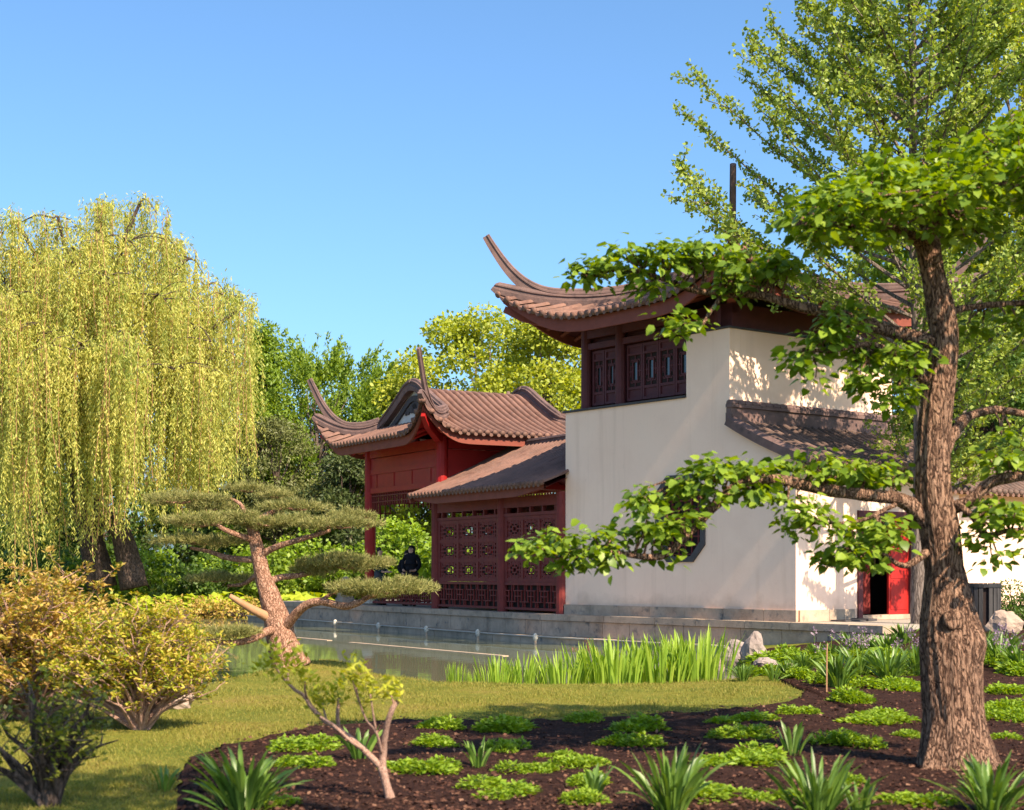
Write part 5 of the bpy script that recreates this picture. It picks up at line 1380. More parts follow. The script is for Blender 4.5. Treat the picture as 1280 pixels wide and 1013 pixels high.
# ------------------------------------------------------------------ ginkgo by the terrace
def ginkgo():
    b = P(1149, 792, 29.5); b.z = float(gz(b.x, b.y))
    rt = empty('ginkgo_tree', b, 'tall slender ginkgo with upswept airy branches behind the big trunk', 'tree')
    top = Vector((b.x - .10, b.y + .1, 14.2))
    pts = [b + Vector((0, 0, -.1)), b + Vector((-.02, 0, 1.2)), b.lerp(top, .3) + Vector((.05, 0, 0)), b.lerp(top, .6) + Vector((-.04, 0, 0)), b.lerp(top, .85), top]
    mb = MB(); mb.tube(smooth_path(pts, 5), smooth_rad([.17, .145, .12, .095, .05, .015], 5), 12, wob=lambda p, a: .1 * noise.noise(p * 4 + Vector((math.cos(a), math.sin(a), 0))))
    mb.build('trunk', M['bark_grey'], rt, smooth=True)
    mb = MB(); lv = Leaves()
    N = 112
    def spray(path):
        n = len(path)
        for i in range(1, n):
            seg = (path[i] - path[i - 1]).length
            for _ in range(max(2, int(seg / .05))):
                p = path[i - 1].lerp(path[i], R(0, 1)); m = 4
                Pt = np.array(p)[None] + RNG.normal(size=(m, 3)) * .055
                lv.put(Pt, RNG.normal(size=(m, 3)) * .8 + np.array([0, 0, .3]), RNG.normal(size=(m, 3)) + np.array([0, 0, .5]), RNG.uniform(.04, .075, m), RNG.uniform(.05, .085, m), shape='quad')
    for i in range(N):
        q = i / N; z = 2.9 + q * 10.8; az = i * 2.39996 + R(-.3, .3)
        if math.cos(az) < -.1 and z < 5.6: continue
        st = b.lerp(top, (z - b.z) / (top.z - b.z))
        rmax = np.interp(z, [2.9, 4.5, 7, 9.5, 12, 14], [3.2, 4.0, 4.2, 3.5, 2.2, .6]) * R(.72, 1.1)
        rise = rmax * R(.45, .85)
        e = st + Vector((math.cos(az) * rmax, math.sin(az) * rmax * .8, rise))
        path = smooth_path([st, st.lerp(e, .35) + Vector((0, 0, -.12)), st.lerp(e, .7) + Vector((0, 0, -.15)), e], 4)
        mb.tube(path, [max(.008, .045 * (1 - k / len(path))) for k in range(len(path))], 5)
        spray(path[4:])
        for k in range(3, len(path)):
            for _ in range(2):
                if R(0, 1) < .32: continue
                p = path[k]; a2 = az + R(.5, 1.1) * random.choice((-1, 1)); L = R(.35, .95) * (1 - .35 * k / len(path))
                q2 = p + Vector((math.cos(a2) * L, math.sin(a2) * L, L * R(.3, .9)))
                sp = limb(p, q2, 3, .06); mb.tube(sp, [.012, .009, .007, .004], 4); spray(sp)
    # the long low limb reaching out over the roof
    e = P(852, 208, 28.6); st = b + Vector((0, 0, 5.0))
    path = smooth_path([st, st.lerp(e, .4) + Vector((0, 0, -.5)), st.lerp(e, .75) + Vector((0, 0, -.4)), e], 6)
    mb.tube(path, [max(.008, .05 * (1 - k / len(path))) for k in range(len(path))], 5); spray(path[9:])
    for k in range(7, len(path)):
        for _ in range(3):
            p = path[k]; q2 = p + Vector((R(-.75, .35), R(-.5, .5), R(-.35, .45))); sp = limb(p, q2, 3, .06); mb.tube(sp, [.012, .009, .007, .004], 4); spray(sp)
    lv.build('crown', M['ginkgo'], rt); mb.build('limbs', M['bark_grey'], rt)
ginkgo()

# ------------------------------------------------------------------ background trees
def bg_tree(name, label, x, y, h, r, mat, bark, nclump, nleaf, L, W, zlow=.25, shape='round', group='trees on the far side of the water', crad=.32, trunk_r=.22, seed=0, flat=.65, upright=False, droop=.1):
    random.seed(seed); global RNG
    RNG = np.random.default_rng(seed + 100)
    b = Vector((x, y, float(gz(x, y))))
    rt = empty(name, b, label, 'tree', group)
    ax = Vector((R(-.3, .3), R(-.3, .3), 0))
    mt = MB(); top = b + Vector((0, 0, h * .88)) + ax
    pts = [b + Vector((0, 0, -.1)), b.lerp(top, .25) + Vector((R(-.1, .1), R(-.1, .1), 0)), b.lerp(top, .6) + Vector((R(-.2, .2), R(-.2, .2), 0)), top]
    mt.tube(smooth_path(pts, 4), smooth_rad([trunk_r, trunk_r * .8, trunk_r * .5, trunk_r * .1], 4), 9)
    mt.build('trunk', bark, rt, smooth=True)
    lv = Leaves(); ml = MB()
    z0, z1 = h * zlow, h
    for i in range(nclump):
        t = R(0, 1)
        if shape == 'round': pr = math.sqrt(max(.02, 1 - (2 * t - 1) ** 2)) * (.85 + .15 * math.sin(t * 9 + seed))
        elif shape == 'cone': pr = max(.06, 1.0 - t) ** .8
        elif shape == 'egg': pr = math.sin(PI * min(1, .18 + .82 * (1 - t) ** .85)) ** .6 if t < .98 else .2
        else: pr = 1 - .35 * t
        a = R(0, 2 * PI); q = R(.25, 1) ** .6
        c = b + ax * t + Vector((math.cos(a) * r * pr * q, math.sin(a) * r * pr * q, z0 + (z1 - z0) * t))
        cr = crad * r * R(.6, 1.15)
        st = b.lerp(top, max(.1, min(.97, (c.z - b.z) / h * .82 - .05)))
        if i % 2 == 0: ml.tube(limb(st, c, 4, .05), [max(.015, trunk_r * .30 * (1 - k / 5)) for k in range(5)], 5)
        n = int(nleaf * R(.6, 1.3))
        if upright:
            for k in range(5):
                d = Vector((math.cos(a + R(-.9, .9)) * .45, math.sin(a + R(-.9, .9)) * .45, 1)).normalized(); Ls = cr * R(1.2, 2.2)
                tt = RNG.random((n // 5, 1)); m = len(tt)
                Pt = np.array(c)[None] + np.array(d)[None] * tt * Ls + RNG.normal(size=(m, 3)) * (cr * .24) * (1.1 - tt)
                lv.put(Pt, RNG.normal(size=(m, 3)) * .6 + np.array(d)[None], RNG.normal(size=(m, 3)), RNG.uniform(.7, 1.2, m) * L, RNG.uniform(.7, 1.2, m) * W)
        else:
            clump_leaves(lv, c, (cr, cr, cr * flat), n, L, W, droop=droop)
    lv.build('crown', mat, rt); ml.build('limbs', bark, rt)
    return rt
def at(px, Y): return (px - CX) / F * Y
BT = [
 ('broadleaf_tree', 'tall airy yellow green spring tree directly behind the pavilion roof', at(598, 68), 68, 12.8, 4.6, 'yellowgreen', 'bark_grey', 84, 300, .19, .15, .30, 'round', .26, 3),
 ('broadleaf_tree', 'yellow green spring tree between the pavilion roof and the white building', at(690, 64), 64, 12.1, 3.7, 'yellowgreen', 'bark_grey', 74, 300, .18, .15, .22, 'round', .28, 4),
 ('broadleaf_tree', 'lower yellow green tree to the left of the pavilion gable', at(512, 70), 70, 9.9, 2.6, 'yellowgreen', 'bark_grey', 70, 300, .18, .15, .2, 'round', .32, 5),
 ('broadleaf_tree', 'tall yellow green tree showing above the far right roof corner', at(775, 70), 70, 11, 4, 'yellowgreen', 'bark_grey', 70, 300, .19, .15, .2, 'round', .3, 6),
]
for (nm, lab, x, y, h, r, m, bk, nc, nl, L, W, zl, sh, cr, sd) in BT:
    bg_tree(nm, lab, x, y, h, r, M[m], M[bk], nc, nl, L, W, zl, sh, crad=cr, seed=sd)
bg_tree('broadleaf_tree', 'fresh green feathery tree left of the pavilion with upright shoots', at(398, 76), 76, 10.9, 4.4, M['midgreen'], M['bark_grey'], 260, 260, .22, .11, .03, 'egg', seed=11, crad=.25, upright=True)
bg_tree('broadleaf_tree', 'shorter green feathery tree just behind the left roof tip', at(450, 78), 78, 9.0, 3.2, M['midgreen'], M['bark_grey'], 190, 210, .22, .10, .05, 'egg', seed=12, crad=.28, upright=True)
bg_tree('conifer_tree', 'tall narrow conifer close to the right edge of the willow', at(330, 72), 72, 12.9, 2.5, M['midgreen'], M['bark_dark'], 130, 230, .2, .09, .04, 'cone', seed=13, crad=.36, flat=.4)
bg_tree('conifer_tree', 'broad olive pine behind the middle of the cloud pruned pine', at(352, 70), 70, 8.2, 2.4, M['olivegreen'], M['bark_dark'], 80, 260, .18, .07, .05, 'round', seed=14, crad=.4, flat=.45)
bg_tree('conifer_tree', 'low dark olive pine just left of the pavilion pillars', at(430, 68), 68, 6.6, 2.2, M['darkgreen'], M['bark_dark'], 40, 240, .22, .09, .08, 'round', seed=15, crad=.42, flat=.45)
bg_tree('conifer_tree', 'dark conifer mostly hidden behind the willow crown', at(245, 76), 76, 13.8, 3.2, M['darkgreen'], M['bark_dark'], 80, 190, .25, .1, .05, 'cone', seed=16, crad=.34, flat=.4)
bg_tree('broadleaf_tree', 'deep green tree filling the gap under the willow branches', at(110, 74), 74, 9.5, 4.8, M['deepgreen'], M['bark_dark'], 80, 220, .26, .18, .05, 'round', seed=17, crad=.34)
bg_tree('broadleaf_tree', 'deep green tree behind the left side of the willow', at(-10, 76), 76, 10, 4.6, M['deepgreen'], M['bark_dark'], 70, 220, .26, .18, .05, 'round', seed=18, crad=.34)
bg_tree('broadleaf_tree', 'dense green tree behind the trunk of the cloud pruned pine', at(300, 74), 74, 8.0, 3.2, M['deepgreen'], M['bark_dark'], 60, 220, .24, .17, .05, 'round', seed=19, crad=.36)
RG = 'trees behind the garden wall'
bg_tree('broadleaf_tree', 'pale yellow green tree towering behind the garden wall at right', at(1290, 50), 50, 21, 4.4, M['yellowgreen'], M['bark_grey'], 110, 260, .20, .15, .42, 'round', RG, .27, seed=21)
bg_tree('broadleaf_tree', 'mid green tree standing behind the roof and the ginkgo', at(1165, 52), 52, 13.5, 4.4, M['midgreen'], M['bark_grey'], 120, 260, .18, .14, .3, 'round', RG, .3, seed=22)
bg_tree('broadleaf_tree', 'deep green leafy tree directly behind the garden wall coping', at(1235, 46), 46, 8.6, 3.2, M['deepgreen'], M['bark_dark'], 80, 260, .17, .12, .1, 'round', RG, .34, seed=23)
bg_tree('broadleaf_tree', 'deep green tree behind the garden wall, furthest to the right', at(1345, 48), 48, 9.5, 3.4, M['deepgreen'], M['bark_dark'], 60, 230, .17, .12, .1, 'round', RG, .34, seed=24)

def far_woods():
    rr = random.Random(8); lv = Leaves()
    for i in range(330):
        x = rr.uniform(-75, 75); y = 96 + rr.uniform(0, 14) - abs(x) * .12; h = 4.2 + 2.2 * math.sin(x * .21) + rr.uniform(-1.5, 1.2)
        for k in range(3):
            r_ = rr.uniform(1.0, 2.0); clump_leaves(lv, (x + rr.uniform(-1, 1), y + rr.uniform(-1, 1), .3 + h * (k + .5) / 3), (r_, r_, r_ * .8), 34, .55, .4)
    o = lv.build('woods', M['deepgreen'], loc=(0, 100, 0)); tag(o, 'far green woods closing the view behind the pond garden', 'woods', kind='stuff')
far_woods()
random.seed(99); RNG = np.random.default_rng(77)
def shrub(name, label, x, y, h, r, mat, nclump, nleaf, L, W, group=None, cat='shrub', bark='bark_dark', flat=.7, shape='diamond', z=None, up=.8):
    b = Vector((x, y, float(gz(x, y)) if z is None else z))
    rt = empty(name, b, label, cat, group); lv = Leaves(); ml = MB()
    for i in range(nclump):
        a = R(0, 2 * PI); q = R(0, 1) ** .5; t = R(.12, 1)
        c = b + Vector((math.cos(a) * r * q, math.sin(a) * r * q * .8, h * t * math.sqrt(max(.1, 1 - .7 * q * q)) * .92))
        ml.tube(limb(b + Vector((R(-.15, .15) * r, R(-.15, .15) * r, 0)), c, 4, .05), [.03, .024, .018, .012, .006], 5)
        cr = r * .32 * R(.6, 1.2)
        clump_leaves(lv, c, (cr, cr, cr * flat), int(nleaf * R(.6, 1.3)), L, W, shape=shape, up=up)
    lv.build('foliage', mat, rt); ml.build('stems', M[bark], rt); return rt
SG = 'shrubs on the far bank'
for px, Y, h, r, m, lab in [
    (205, 66, 2.6, 1.9, 'shrubgreen', 'bright green shrub on the far bank right of the willow trunk'), (250, 64, 2.4, 1.8, 'deepgreen', 'deep green shrub on the far bank behind the left pine pads'),
    (292, 65, 2.8, 1.9, 'shrubgreen', 'bright green shrub on the far bank directly left of the pine trunk'), (345, 64, 2.7, 1.9, 'midgreen', 'mid green shrub on the far bank directly right of the pine trunk'),
    (392, 65, 3.2, 2.0, 'shrubgreen', 'bright green shrub on the far bank between pine trunk and pavilion'), (436, 63, 2.8, 1.7, 'shrubgreen', 'bright green shrub next to the left pavilion pillar'),
    (490, 62, 4.0, 1.9, 'shrubgreen', 'tall bright shrub seen between the left pavilion pillars'), (532, 61, 3.7, 1.8, 'shrubgreen', 'bright shrub seen behind the woman in the pavilion'),
    (60, 65, 2.6, 2.4, 'deepgreen', 'deep green shrub under the left willow curtain'), (110, 64, 2.2, 2.0, 'midgreen', 'mid green shrub between the willow stems'),
    (580, 58, 3.4, 1.8, 'shrubgreen', 'green shrub glimpsed through the first lattice bay'), (640, 56, 3.2, 1.8, 'shrubgreen', 'green shrub glimpsed through the second lattice bay')]:
    shrub('shrub', lab, at(px, Y), Y, h, r, M[m], 34, 90, .2, .14, SG)
BG = 'big leaved plants along the far shore'
for px, py, w, lab in [(196, 742, 40, 'big leaved yellow green plant at the willow foot'), (228, 738, 40, 'big leaved plant second from the willow foot'), (258, 742, 38, 'big leaved plant below the left pine pads'),
                       (288, 744, 36, 'big leaved plant by the bare pine stub'), (366, 742, 34, 'big leaved plant by the shore right of the pine trunk'), (392, 740, 32, 'big leaved plant above the left end of the terrace')]:
    g = P(px, py, 55.8 if px < 350 else 56.5); z = float(gz(g.x, g.y)); r = w * g.y / F * .55
    rt = empty('butterbur_plant', (g.x, g.y, z), lab, 'plant', BG); lv = Leaves(); ml = MB(); n = 75
    a = RNG.uniform(0, 2 * PI, n); q = np.sqrt(RNG.random(n)) * r
    Pt = np.stack([g.x + np.cos(a) * q, g.y + np.sin(a) * q, z + RNG.uniform(.25, .8, n) * (1 - .3 * q / r)], 1)
    lv.put(Pt, np.stack([np.cos(a), np.sin(a), RNG.uniform(-.5, .1, n)], 1), np.array([[0, -.35, 1.0]]) + RNG.normal(size=(n, 3)) * .35, RNG.uniform(.26, .46, n), RNG.uniform(.30, .5, n), shape='ovate')
    for p in Pt[::3]: ml.tube([(p[0], p[1], z - .05), tuple(p)], .015, 4)
    lv.build('leaves', M['butterbur'], rt); ml.build('stalks', M['shrubgreen'], rt)
for px, py, h, r, lab in [(300, 758, .6, 1.5, 'low brown twiggy shrub on the far shore left of the pine trunk'), (250, 758, .6, 1.4, 'low rusty shrub on the far shore under the pine pads'), (372, 752, .4, .9, 'low rusty plant at the left end of the terrace')]:
    shrub('low_shrub', lab, at(px, 54.6), 54.7, h, r, M['azalea'], 20, 60, .13, .08, 'rusty plants on the far shore', 'shrub')
shrub('yew_shrub', 'low dark green spreading evergreen beside the litter bin', at(1268, 30.2), 30.2, .95, .85, M['deepgreen'], 40, 120, .08, .03, None, 'shrub', flat=.4)

# ------------------------------------------------------------------ azaleas at the left
def azalea(label, px, py, w, h, mat, nst, nl, L, bark='bark_shrub', lean=0., group='azaleas beside the pond', dep=None, zspread=(.32, 1.0), thick=.022):
    g = gpt(px, py); s = g.y / F
    rt = empty('azalea_bush', g, label, 'bush', group); ml = MB(); lv = Leaves()
    Wd, H = w * s * .5, h * s
    for i in range(nst):
        a = R(0, 2 * PI); q = R(.1, 1) ** .55
        e = g + Vector((math.cos(a) * Wd * q + lean * s, math.sin(a) * Wd * q * .75, H * R(*zspread) * math.sqrt(max(.12, 1 - .72 * q * q))))
        mid = g + Vector(((e.x - g.x) * R(.25, .5), (e.y - g.y) * R(.25, .5), (e.z - g.z) * R(.45, .65)))
        p = smooth_path([g + Vector((R(-.06, .06), R(-.06, .06), -.03)), mid, mid.lerp(e, .55) + Vector((R(-.05, .05), R(-.05, .05), R(-.03, .06))), e], 3)
        ml.tube(p, [max(.004, thick * (1 - k / len(p))) for k in range(len(p))], 5)
        for _ in range(4):
            p2 = random.choice(p[4:]); e2 = p2 + Vector((R(-.22, .22), R(-.22, .22), R(-.02, .22))); ml.tube(limb(p2, e2, 3, .08), [.006, .005, .004, .003], 4)
            for cc, m in ((e2, nl), (p2.lerp(e2, .6), nl // 2)):
                az = RNG.uniform(0, 2 * PI, m)
                tip = np.stack([np.cos(az), np.sin(az), RNG.uniform(-.2, 1.1, m)], 1)
                lv.put(np.array(cc)[None] + RNG.normal(size=(m, 3)) * .022, tip, np.array([[0, 0, 1.]]) + RNG.normal(size=(m, 3)) * .4, RNG.uniform(.7, 1.2, m) * L, RNG.uniform(.7, 1.2, m) * L * .45)
    ml.build('stems', M[bark], rt); lv.build('foliage', M[mat], rt)
azalea('big orange and green azalea bush at the far left by the pond', 40, 900, 270, 205, 'azalea', 230, 18, .066)
azalea('round yellow green azalea bush in front of the pale boulder', 176, 912, 205, 175, 'azalea_yellow', 175, 17, .056, lean=-8)
azalea('orange tinged azalea bush behind, reaching towards the pine', 215, 850, 160, 95, 'azalea', 120, 16, .066)
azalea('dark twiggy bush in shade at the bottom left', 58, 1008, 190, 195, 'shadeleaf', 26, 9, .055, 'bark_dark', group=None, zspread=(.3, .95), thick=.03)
azalea('low reddish bush at the very left edge', -8, 905, 130, 100, 'azalea', 40, 9, .06)

def sapling():
    g = gpt(489, 1003); Y0 = g.y; s = Y0 / F
    rt = empty('azalea_sapling', g, 'small bare stemmed sapling with tufts of fresh leaves on the mulch', 'sapling')
    Q = lambda x, y, d=0.: P(x, y, Y0 + d)
    stems = [([(490, 1008, 0), (484, 985, 0), (477, 958, 0)], [14, 11, 11]), ([(477, 960, 0), (452, 935, .0), (428, 915, .05), (405, 900, .1), (390, 885, .1), (380, 870, .1), (368, 862, .1), (352, 845, .1), (342, 830, .1)], [9, 8, 7, 6.5, 6, 5, 4, 3, 2.5]),
             ([(478, 962, 0), (479, 940, .0), (482, 915, -.05), (489, 890, -.1), (497, 876, -.1)], [10, 9, 8, 7, 6]), ([(424, 914, .05), (422, 895, 0), (424, 872, 0)], [6, 5, 4]), ([(455, 938, 0), (440, 928, -.1), (418, 908, -.1), (400, 896, -.1)], [5, 4.5, 4, 3]),
             ([(478, 945, 0), (470, 915, -.1), (458, 900, -.1), (450, 880, -.15), (445, 860, -.2)], [4, 3.5, 3, 2.5, 2]), ([(370, 864, .1), (360, 850, .2), (362, 832, .2)], [3, 2.5, 2]), ([(470, 915, -.1), (466, 890, -.15), (463, 868, -.2)], [3, 2.4, 2]),
             ([(384, 874, .1), (381, 862, 0), (382, 850, -.05)], [3, 2.5, 2]), ([(408, 900, .1), (404, 885, .15), (400, 872, .15)], [3, 2.5, 2]), ([(450, 880, -.15), (444, 862, -.2), (440, 845, -.2)], [2.5, 2.2, 2]), ([(489, 890, -.1), (492, 880, -.1), (488, 868, -.1)], [3, 2.5, 2])]
    mb = MB()
    for p, w in stems: mb.tube(smooth_path([Q(*q) for q in p], 4), smooth_rad([x / 2 * s for x in w], 4), 9, wob=lambda p, a: .15 * noise.noise(p * 25 + Vector((math.cos(a), math.sin(a), 0))))
    mb.build('stems', M['bark_shrub'], rt, smooth=True)
    lv = Leaves()
    for x, y, r, n, d in [(340, 822, 14, 26, .1), (362, 825, 16, 30, .2), (328, 836, 10, 14, .1), (375, 838, 12, 18, 0), (382, 848, 10, 16, -.05), (400, 868, 12, 22, .15), (402, 882, 9, 10, .15), (425, 864, 14, 30, 0), (440, 842, 14, 30, -.2), (450, 850, 10, 14, -.2), (462, 862, 12, 22, -.2), (487, 866, 12, 20, -.1), (498, 858, 7, 8, -.1), (455, 880, 9, 10, -.1), (395, 876, 8, 8, .1), (350, 845, 10, 10, .1), (415, 880, 8, 8, 0)]:
        c = Q(x, y, d); m = int(n * 1.9); az = RNG.uniform(0, 2 * PI, m)
        lv.put(np.array(c)[None] + RNG.normal(size=(m, 3)) * r * s * .6, np.stack([np.cos(az), np.sin(az), RNG.uniform(-.1, 1.3, m)], 1), np.array([[0, 0, 1.]]) + RNG.normal(size=(m, 3)) * .4, RNG.uniform(.045, .085, m), RNG.uniform(.022, .036, m))
    lv.build('foliage', M['sapleaf'], rt)
sapling()

# ------------------------------------------------------------------ strap-leaved plants
def blades(n, h, spread, w, seg=6, bend=.8, lean0=.12, seed=0, r_=None):
    """arching folded blades from one crown -> V, F (local)"""
    rr = np.random.default_rng(seed); V = []; Fc = []; k = 0
    for i in range(n):
        a = rr.uniform(0, 2 * PI); L = h * rr.uniform(.6, 1.12); tilt = lean0 + abs(rr.normal()) * spread; bd = bend * rr.uniform(.4, 1.3)
        r0 = rr.uniform(0, .10) * h * (1.2 if spread > .3 else 2.0)
        if r_: r0 = r_ * math.sqrt(rr.random())
        d = np.array([math.cos(a), math.sin(a), 0]); sd = np.array([-d[1], d[0], 0]); tw = rr.uniform(-.8, .8)
        p = d * r0; th = tilt
        for j in range(seg + 1):
            t = j / seg; ww = w * rr.uniform(.95, 1.05) * (math.sin(PI * min(1, .22 + .78 * (1 - t))) ** .8 if t < 1 else .04)
            up = np.array([-math.sin(th) * -d[0], -math.sin(th) * -d[1], math.cos(th)])
            nn = np.array([-d[0] * math.cos(th), -d[1] * math.cos(th), math.sin(th)])
            s2 = sd * math.cos(tw) + nn * math.sin(tw)
            V += [p - s2 * ww * .5 + nn * ww * .15, p.copy(), p + s2 * ww * .5 + nn * ww * .15]
            if j < seg:
                b = k + j * 3; Fc += [(b, b + 1, b + 4, b + 3), (b + 1, b + 2, b + 5, b + 4)]
            p = p + up * L / seg; th += bd / seg * (.4 + 1.2 * t)
        k += (seg + 1) * 3
    return np.array(V), Fc

PROTO = {}
def proto_mesh(key, V, Fc, mat):
    me = bpy.data.meshes.new(key); me.from_pydata([tuple(v) for v in V], [], Fc)
    me.polygons.foreach_set('use_smooth', [True] * len(me.polygons)); me.materials.append(mat); me.update(); PROTO[key] = me
for i in range(3):
    proto_mesh('daylily%d' % i, *blades(84, 1.0, .27, .056, bend=.95, seed=40 + i), M['daylily'])
    proto_mesh('iris%d' % i, *blades(95, 1.0, .13, .034, bend=.25, lean0=.03, seed=60 + i, r_=.42), M['iris'])
    proto_mesh('young%d' % i, *blades(17, 1.0, .30, .11, bend=.7, seed=80 + i), M['daylily'])
first = {}
def place(name, key, g, label, cat, group, h, wid=1.0):
    if key not in first:
        o = bpy.data.objects.new(name, PROTO[key]); first[key] = o
    else:
        o = first[key].copy(); o.name = name
    C.objects.link(o)
    o.location = g - Vector((0, 0, .02)); o.rotation_euler = (0, 0, R(0, 6.28)); o.scale = (h * wid, h * wid, h)
    return tag(o, label, cat, group)
def pz(px, py, hpx): g = gpt(px, py); return g, hpx * g.y / F
DG = 'strap leaved daylily clumps in the bed'
for i, (px, py, hp, wd, key, lab) in enumerate([
    (838, 1022, 98, 1.0, 'daylily', 'large dark strap leaved clump front and centre, left of two by the bed edge'), (742, 996, 50, .9, 'young', 'small young strap leaved plant in a groundcover mound, front centre'),
    (598, 962, 44, 1.0, 'young', 'small pale strap leaved plant alone on bare mulch'), (990, 948, 54, .9, 'young', 'pale tipped strap leaved plant left of the big trunk'),
    (1022, 1030, 96, 1.0, 'daylily', 'large pale tipped clump at the front between centre and the big trunk'), (1075, 1024, 60, .9, 'young', 'few dark broad blades at the front just left of the big trunk'),
    (1238, 1022, 84, 1.15, 'daylily', 'dark dense strap leaved clump in front of the big trunk'), (305, 1018, 92, 1.25, 'daylily', 'large dark strap leaved clump in shade at the front left'),
    (450, 952, 50, .95, 'young', 'strap leaved plant behind the bare sapling'), (1048, 862, 50, 1.1, 'daylily', 'green strap leaved clump by the pale stake'),
    (1112, 852, 48, 1.2, 'daylily', 'arching green strap leaved clump left of the big trunk, behind'), (928, 852, 26, 1.1, 'daylily', 'low dark strap leaved clump beside the pale pink rock'),
    (968, 852, 26, 1.0, 'young', 'light strap leaved plant at the right end of the lawn'), (1085, 822, 32, 1.2, 'daylily', 'small strap leaved clump under the terrace before the doors'),
    (1022, 826, 26, 1.2, 'daylily', 'dark low clump against the terrace wall'), (1250, 832, 42, 1.2, 'daylily', 'strap leaved clump with lavender flowers right of the big trunk'),
    (1275, 842, 40, 1.2, 'daylily', 'strap leaved clump at the right edge below the pale boulder'), (1228, 820, 34, 1.1, 'daylily', 'strap leaved clump close behind the big trunk at right'),
    (1130, 806, 30, 1.2, 'daylily', 'strap leaved clump under the red doors'), (1065, 815, 30, 1.1, 'daylily', 'strap leaved clump at the foot of the terrace, left of the doors'),
    (1005, 842, 30, 1.2, 'daylily', 'leafy clump between the upright rock and the pale stake'), (1075, 846, 42, 1.2, 'daylily', 'arching green clump just right of the pale stake'), (1148, 846, 44, 1.2, 'daylily', 'arching clump half hidden by the left side of the trunk'),
    (1040, 828, 28, 1.2, 'daylily', 'low clump under the terrace corner, left of the doors'), (1110, 822, 34, 1.2, 'daylily', 'clump below the red doors, in front of the lavender spikes'), (985, 848, 26, 1.2, 'daylily', 'low spreading strap leaved clump right of the upright rock'),
    (1260, 815, 30, 1.2, 'daylily', 'strap leaved clump in front of the litter bin'), (205, 990, 40, 1.0, 'young', 'few thin shaded blades on the lawn left of the large front clump')]):
    g, h = pz(px, py, hp); place('daylily_clump', key + str(i % 3), g, lab, 'plant', DG, h, wd)
IG = 'yellow green iris clumps at the pond edge'
for i, (px, py, hp, lab) in enumerate([(570, 853, 32, 'sparse few blades of iris standing furthest left in the water'), (590, 853, 20, 'short thin iris blades next to the leftmost iris'), (622, 853, 40, 'thin iris clump between the leftmost blades and the spotlight'), (655, 853, 40, 'iris clump just left of the black spotlight'),
        (705, 854, 48, 'iris clump just right of the black spotlight'), (738, 855, 50, 'iris clump with rusty seed heads'), (768, 856, 62, 'iris clump right of the rusty seed heads'), (800, 856, 60, 'dense middle iris clump'), (828, 855, 60, 'dense broad bladed iris clump right of the middle'),
        (850, 851, 64, 'tall iris clump second from the rocks'), (874, 850, 70, 'tallest iris clump close to the rocks')]):
    Y = 21.5
    for _ in range(12): Y = float(interp((px - CX) / F * Y, SX, SY)) + .12 + .35 * (i % 2)
    g = P(px, py, Y); g.z = -.10
    place('iris_clump', 'iris%d' % (i % 3), g, lab, 'plant', IG, hp * Y / F + .12, 1.15 if i > 1 else .6)
# rusty dry stalks in the irises
for px, py, hp, lab in [(738, 855, 58, 'rusty brown dry flower stalk taller than the irises'), (712, 853, 40, 'shorter rusty brown dry stalk by the spotlight')]:
    g = gpt(px, py); h = hp * g.y / F
    rt = empty('dry_stalk', g, lab, 'plant'); mb = MB(); lv = Leaves()
    for _ in range(5):
        e = g + Vector((R(-.14, .14), R(-.1, .1), h * R(.7, 1))); mb.tube(limb(g, e, 3, .03), [.008, .006, .005, .004], 4)
        clump_leaves(lv, e, (.06, .06, .07), 16, .035, .03)
    mb.build('stems', M['rust'], rt); lv.build('seed_heads', M['rust'], rt)

# lavender flower spikes above the clumps by the terrace
for px, py, lab in [(1055, 810, 'lavender flower spikes over the leaves left of the doors'), (1105, 806, 'lavender flower spikes under the red doors'), (1243, 808, 'lavender flower spikes beside the litter bin'), (1268, 815, 'lavender flower spikes at the right edge')]:
    g = gpt(px, py + 18); rt = empty('flowering_plant', g, lab, 'flowers', 'lavender flower spikes'); mb = MB(); lv = Leaves()
    for _ in range(15):
        q = g + Vector((R(-.6, .6), R(-.5, .5), 0)); e = q + Vector((R(-.05, .05), R(-.05, .05), R(.22, .5))); mb.tube([q, e], .004, 4)
        clump_leaves(lv, e, (.035, .035, .09), 20, .04, .03)
    mb.build('stems', M['midgreen'], rt); tag(lv.build('blossom', M['purple'], rt), kind='stuff')

# ------------------------------------------------------------------ groundcover mounds
for i in range(9):
    rr = np.random.default_rng(200 + i); RNG = rr; lv = Leaves(); n = 1500
    k = rr.integers(4, 7); ca = rr.uniform(0, 2 * PI, k); cq = rr.uniform(.15, .75, k); cr = rr.uniform(.32, .62, k); ch = rr.uniform(.35, .7, k)
    w = rr.choice(k, n, p=cr ** 2 / (cr ** 2).sum())
    a = rr.uniform(0, 2 * PI, n); q = np.sqrt(rr.random(n)) * (1 + .15 * np.sin(5 * a + i))
    z = ch[w] * np.sqrt(np.clip(1 - np.clip(q, 0, 1) ** 2, 0.02, 1)) * rr.uniform(.5, 1.08, n)
    Pt = np.stack([np.cos(ca[w]) * cq[w] + np.cos(a) * q * cr[w], np.sin(ca[w]) * cq[w] + np.sin(a) * q * cr[w], np.maximum(z, .01)], 1)
    m = np.stack([np.cos(a) * .8, np.sin(a) * .8, rr.uniform(-.1, .9, n)], 1) + rr.normal(size=(n, 3)) * .5
    lv.put(Pt, m, np.array([[0, 0, 1.]]) + rr.normal(size=(n, 3)) * .5, rr.uniform(.12, .21, n), rr.uniform(.07, .11, n))
    V, Fc = np.concatenate(lv.V), np.concatenate(lv.F); proto_mesh('mound%d' % i, V, [tuple(f) for f in Fc], M['mound'])
RNG = np.random.default_rng(5)
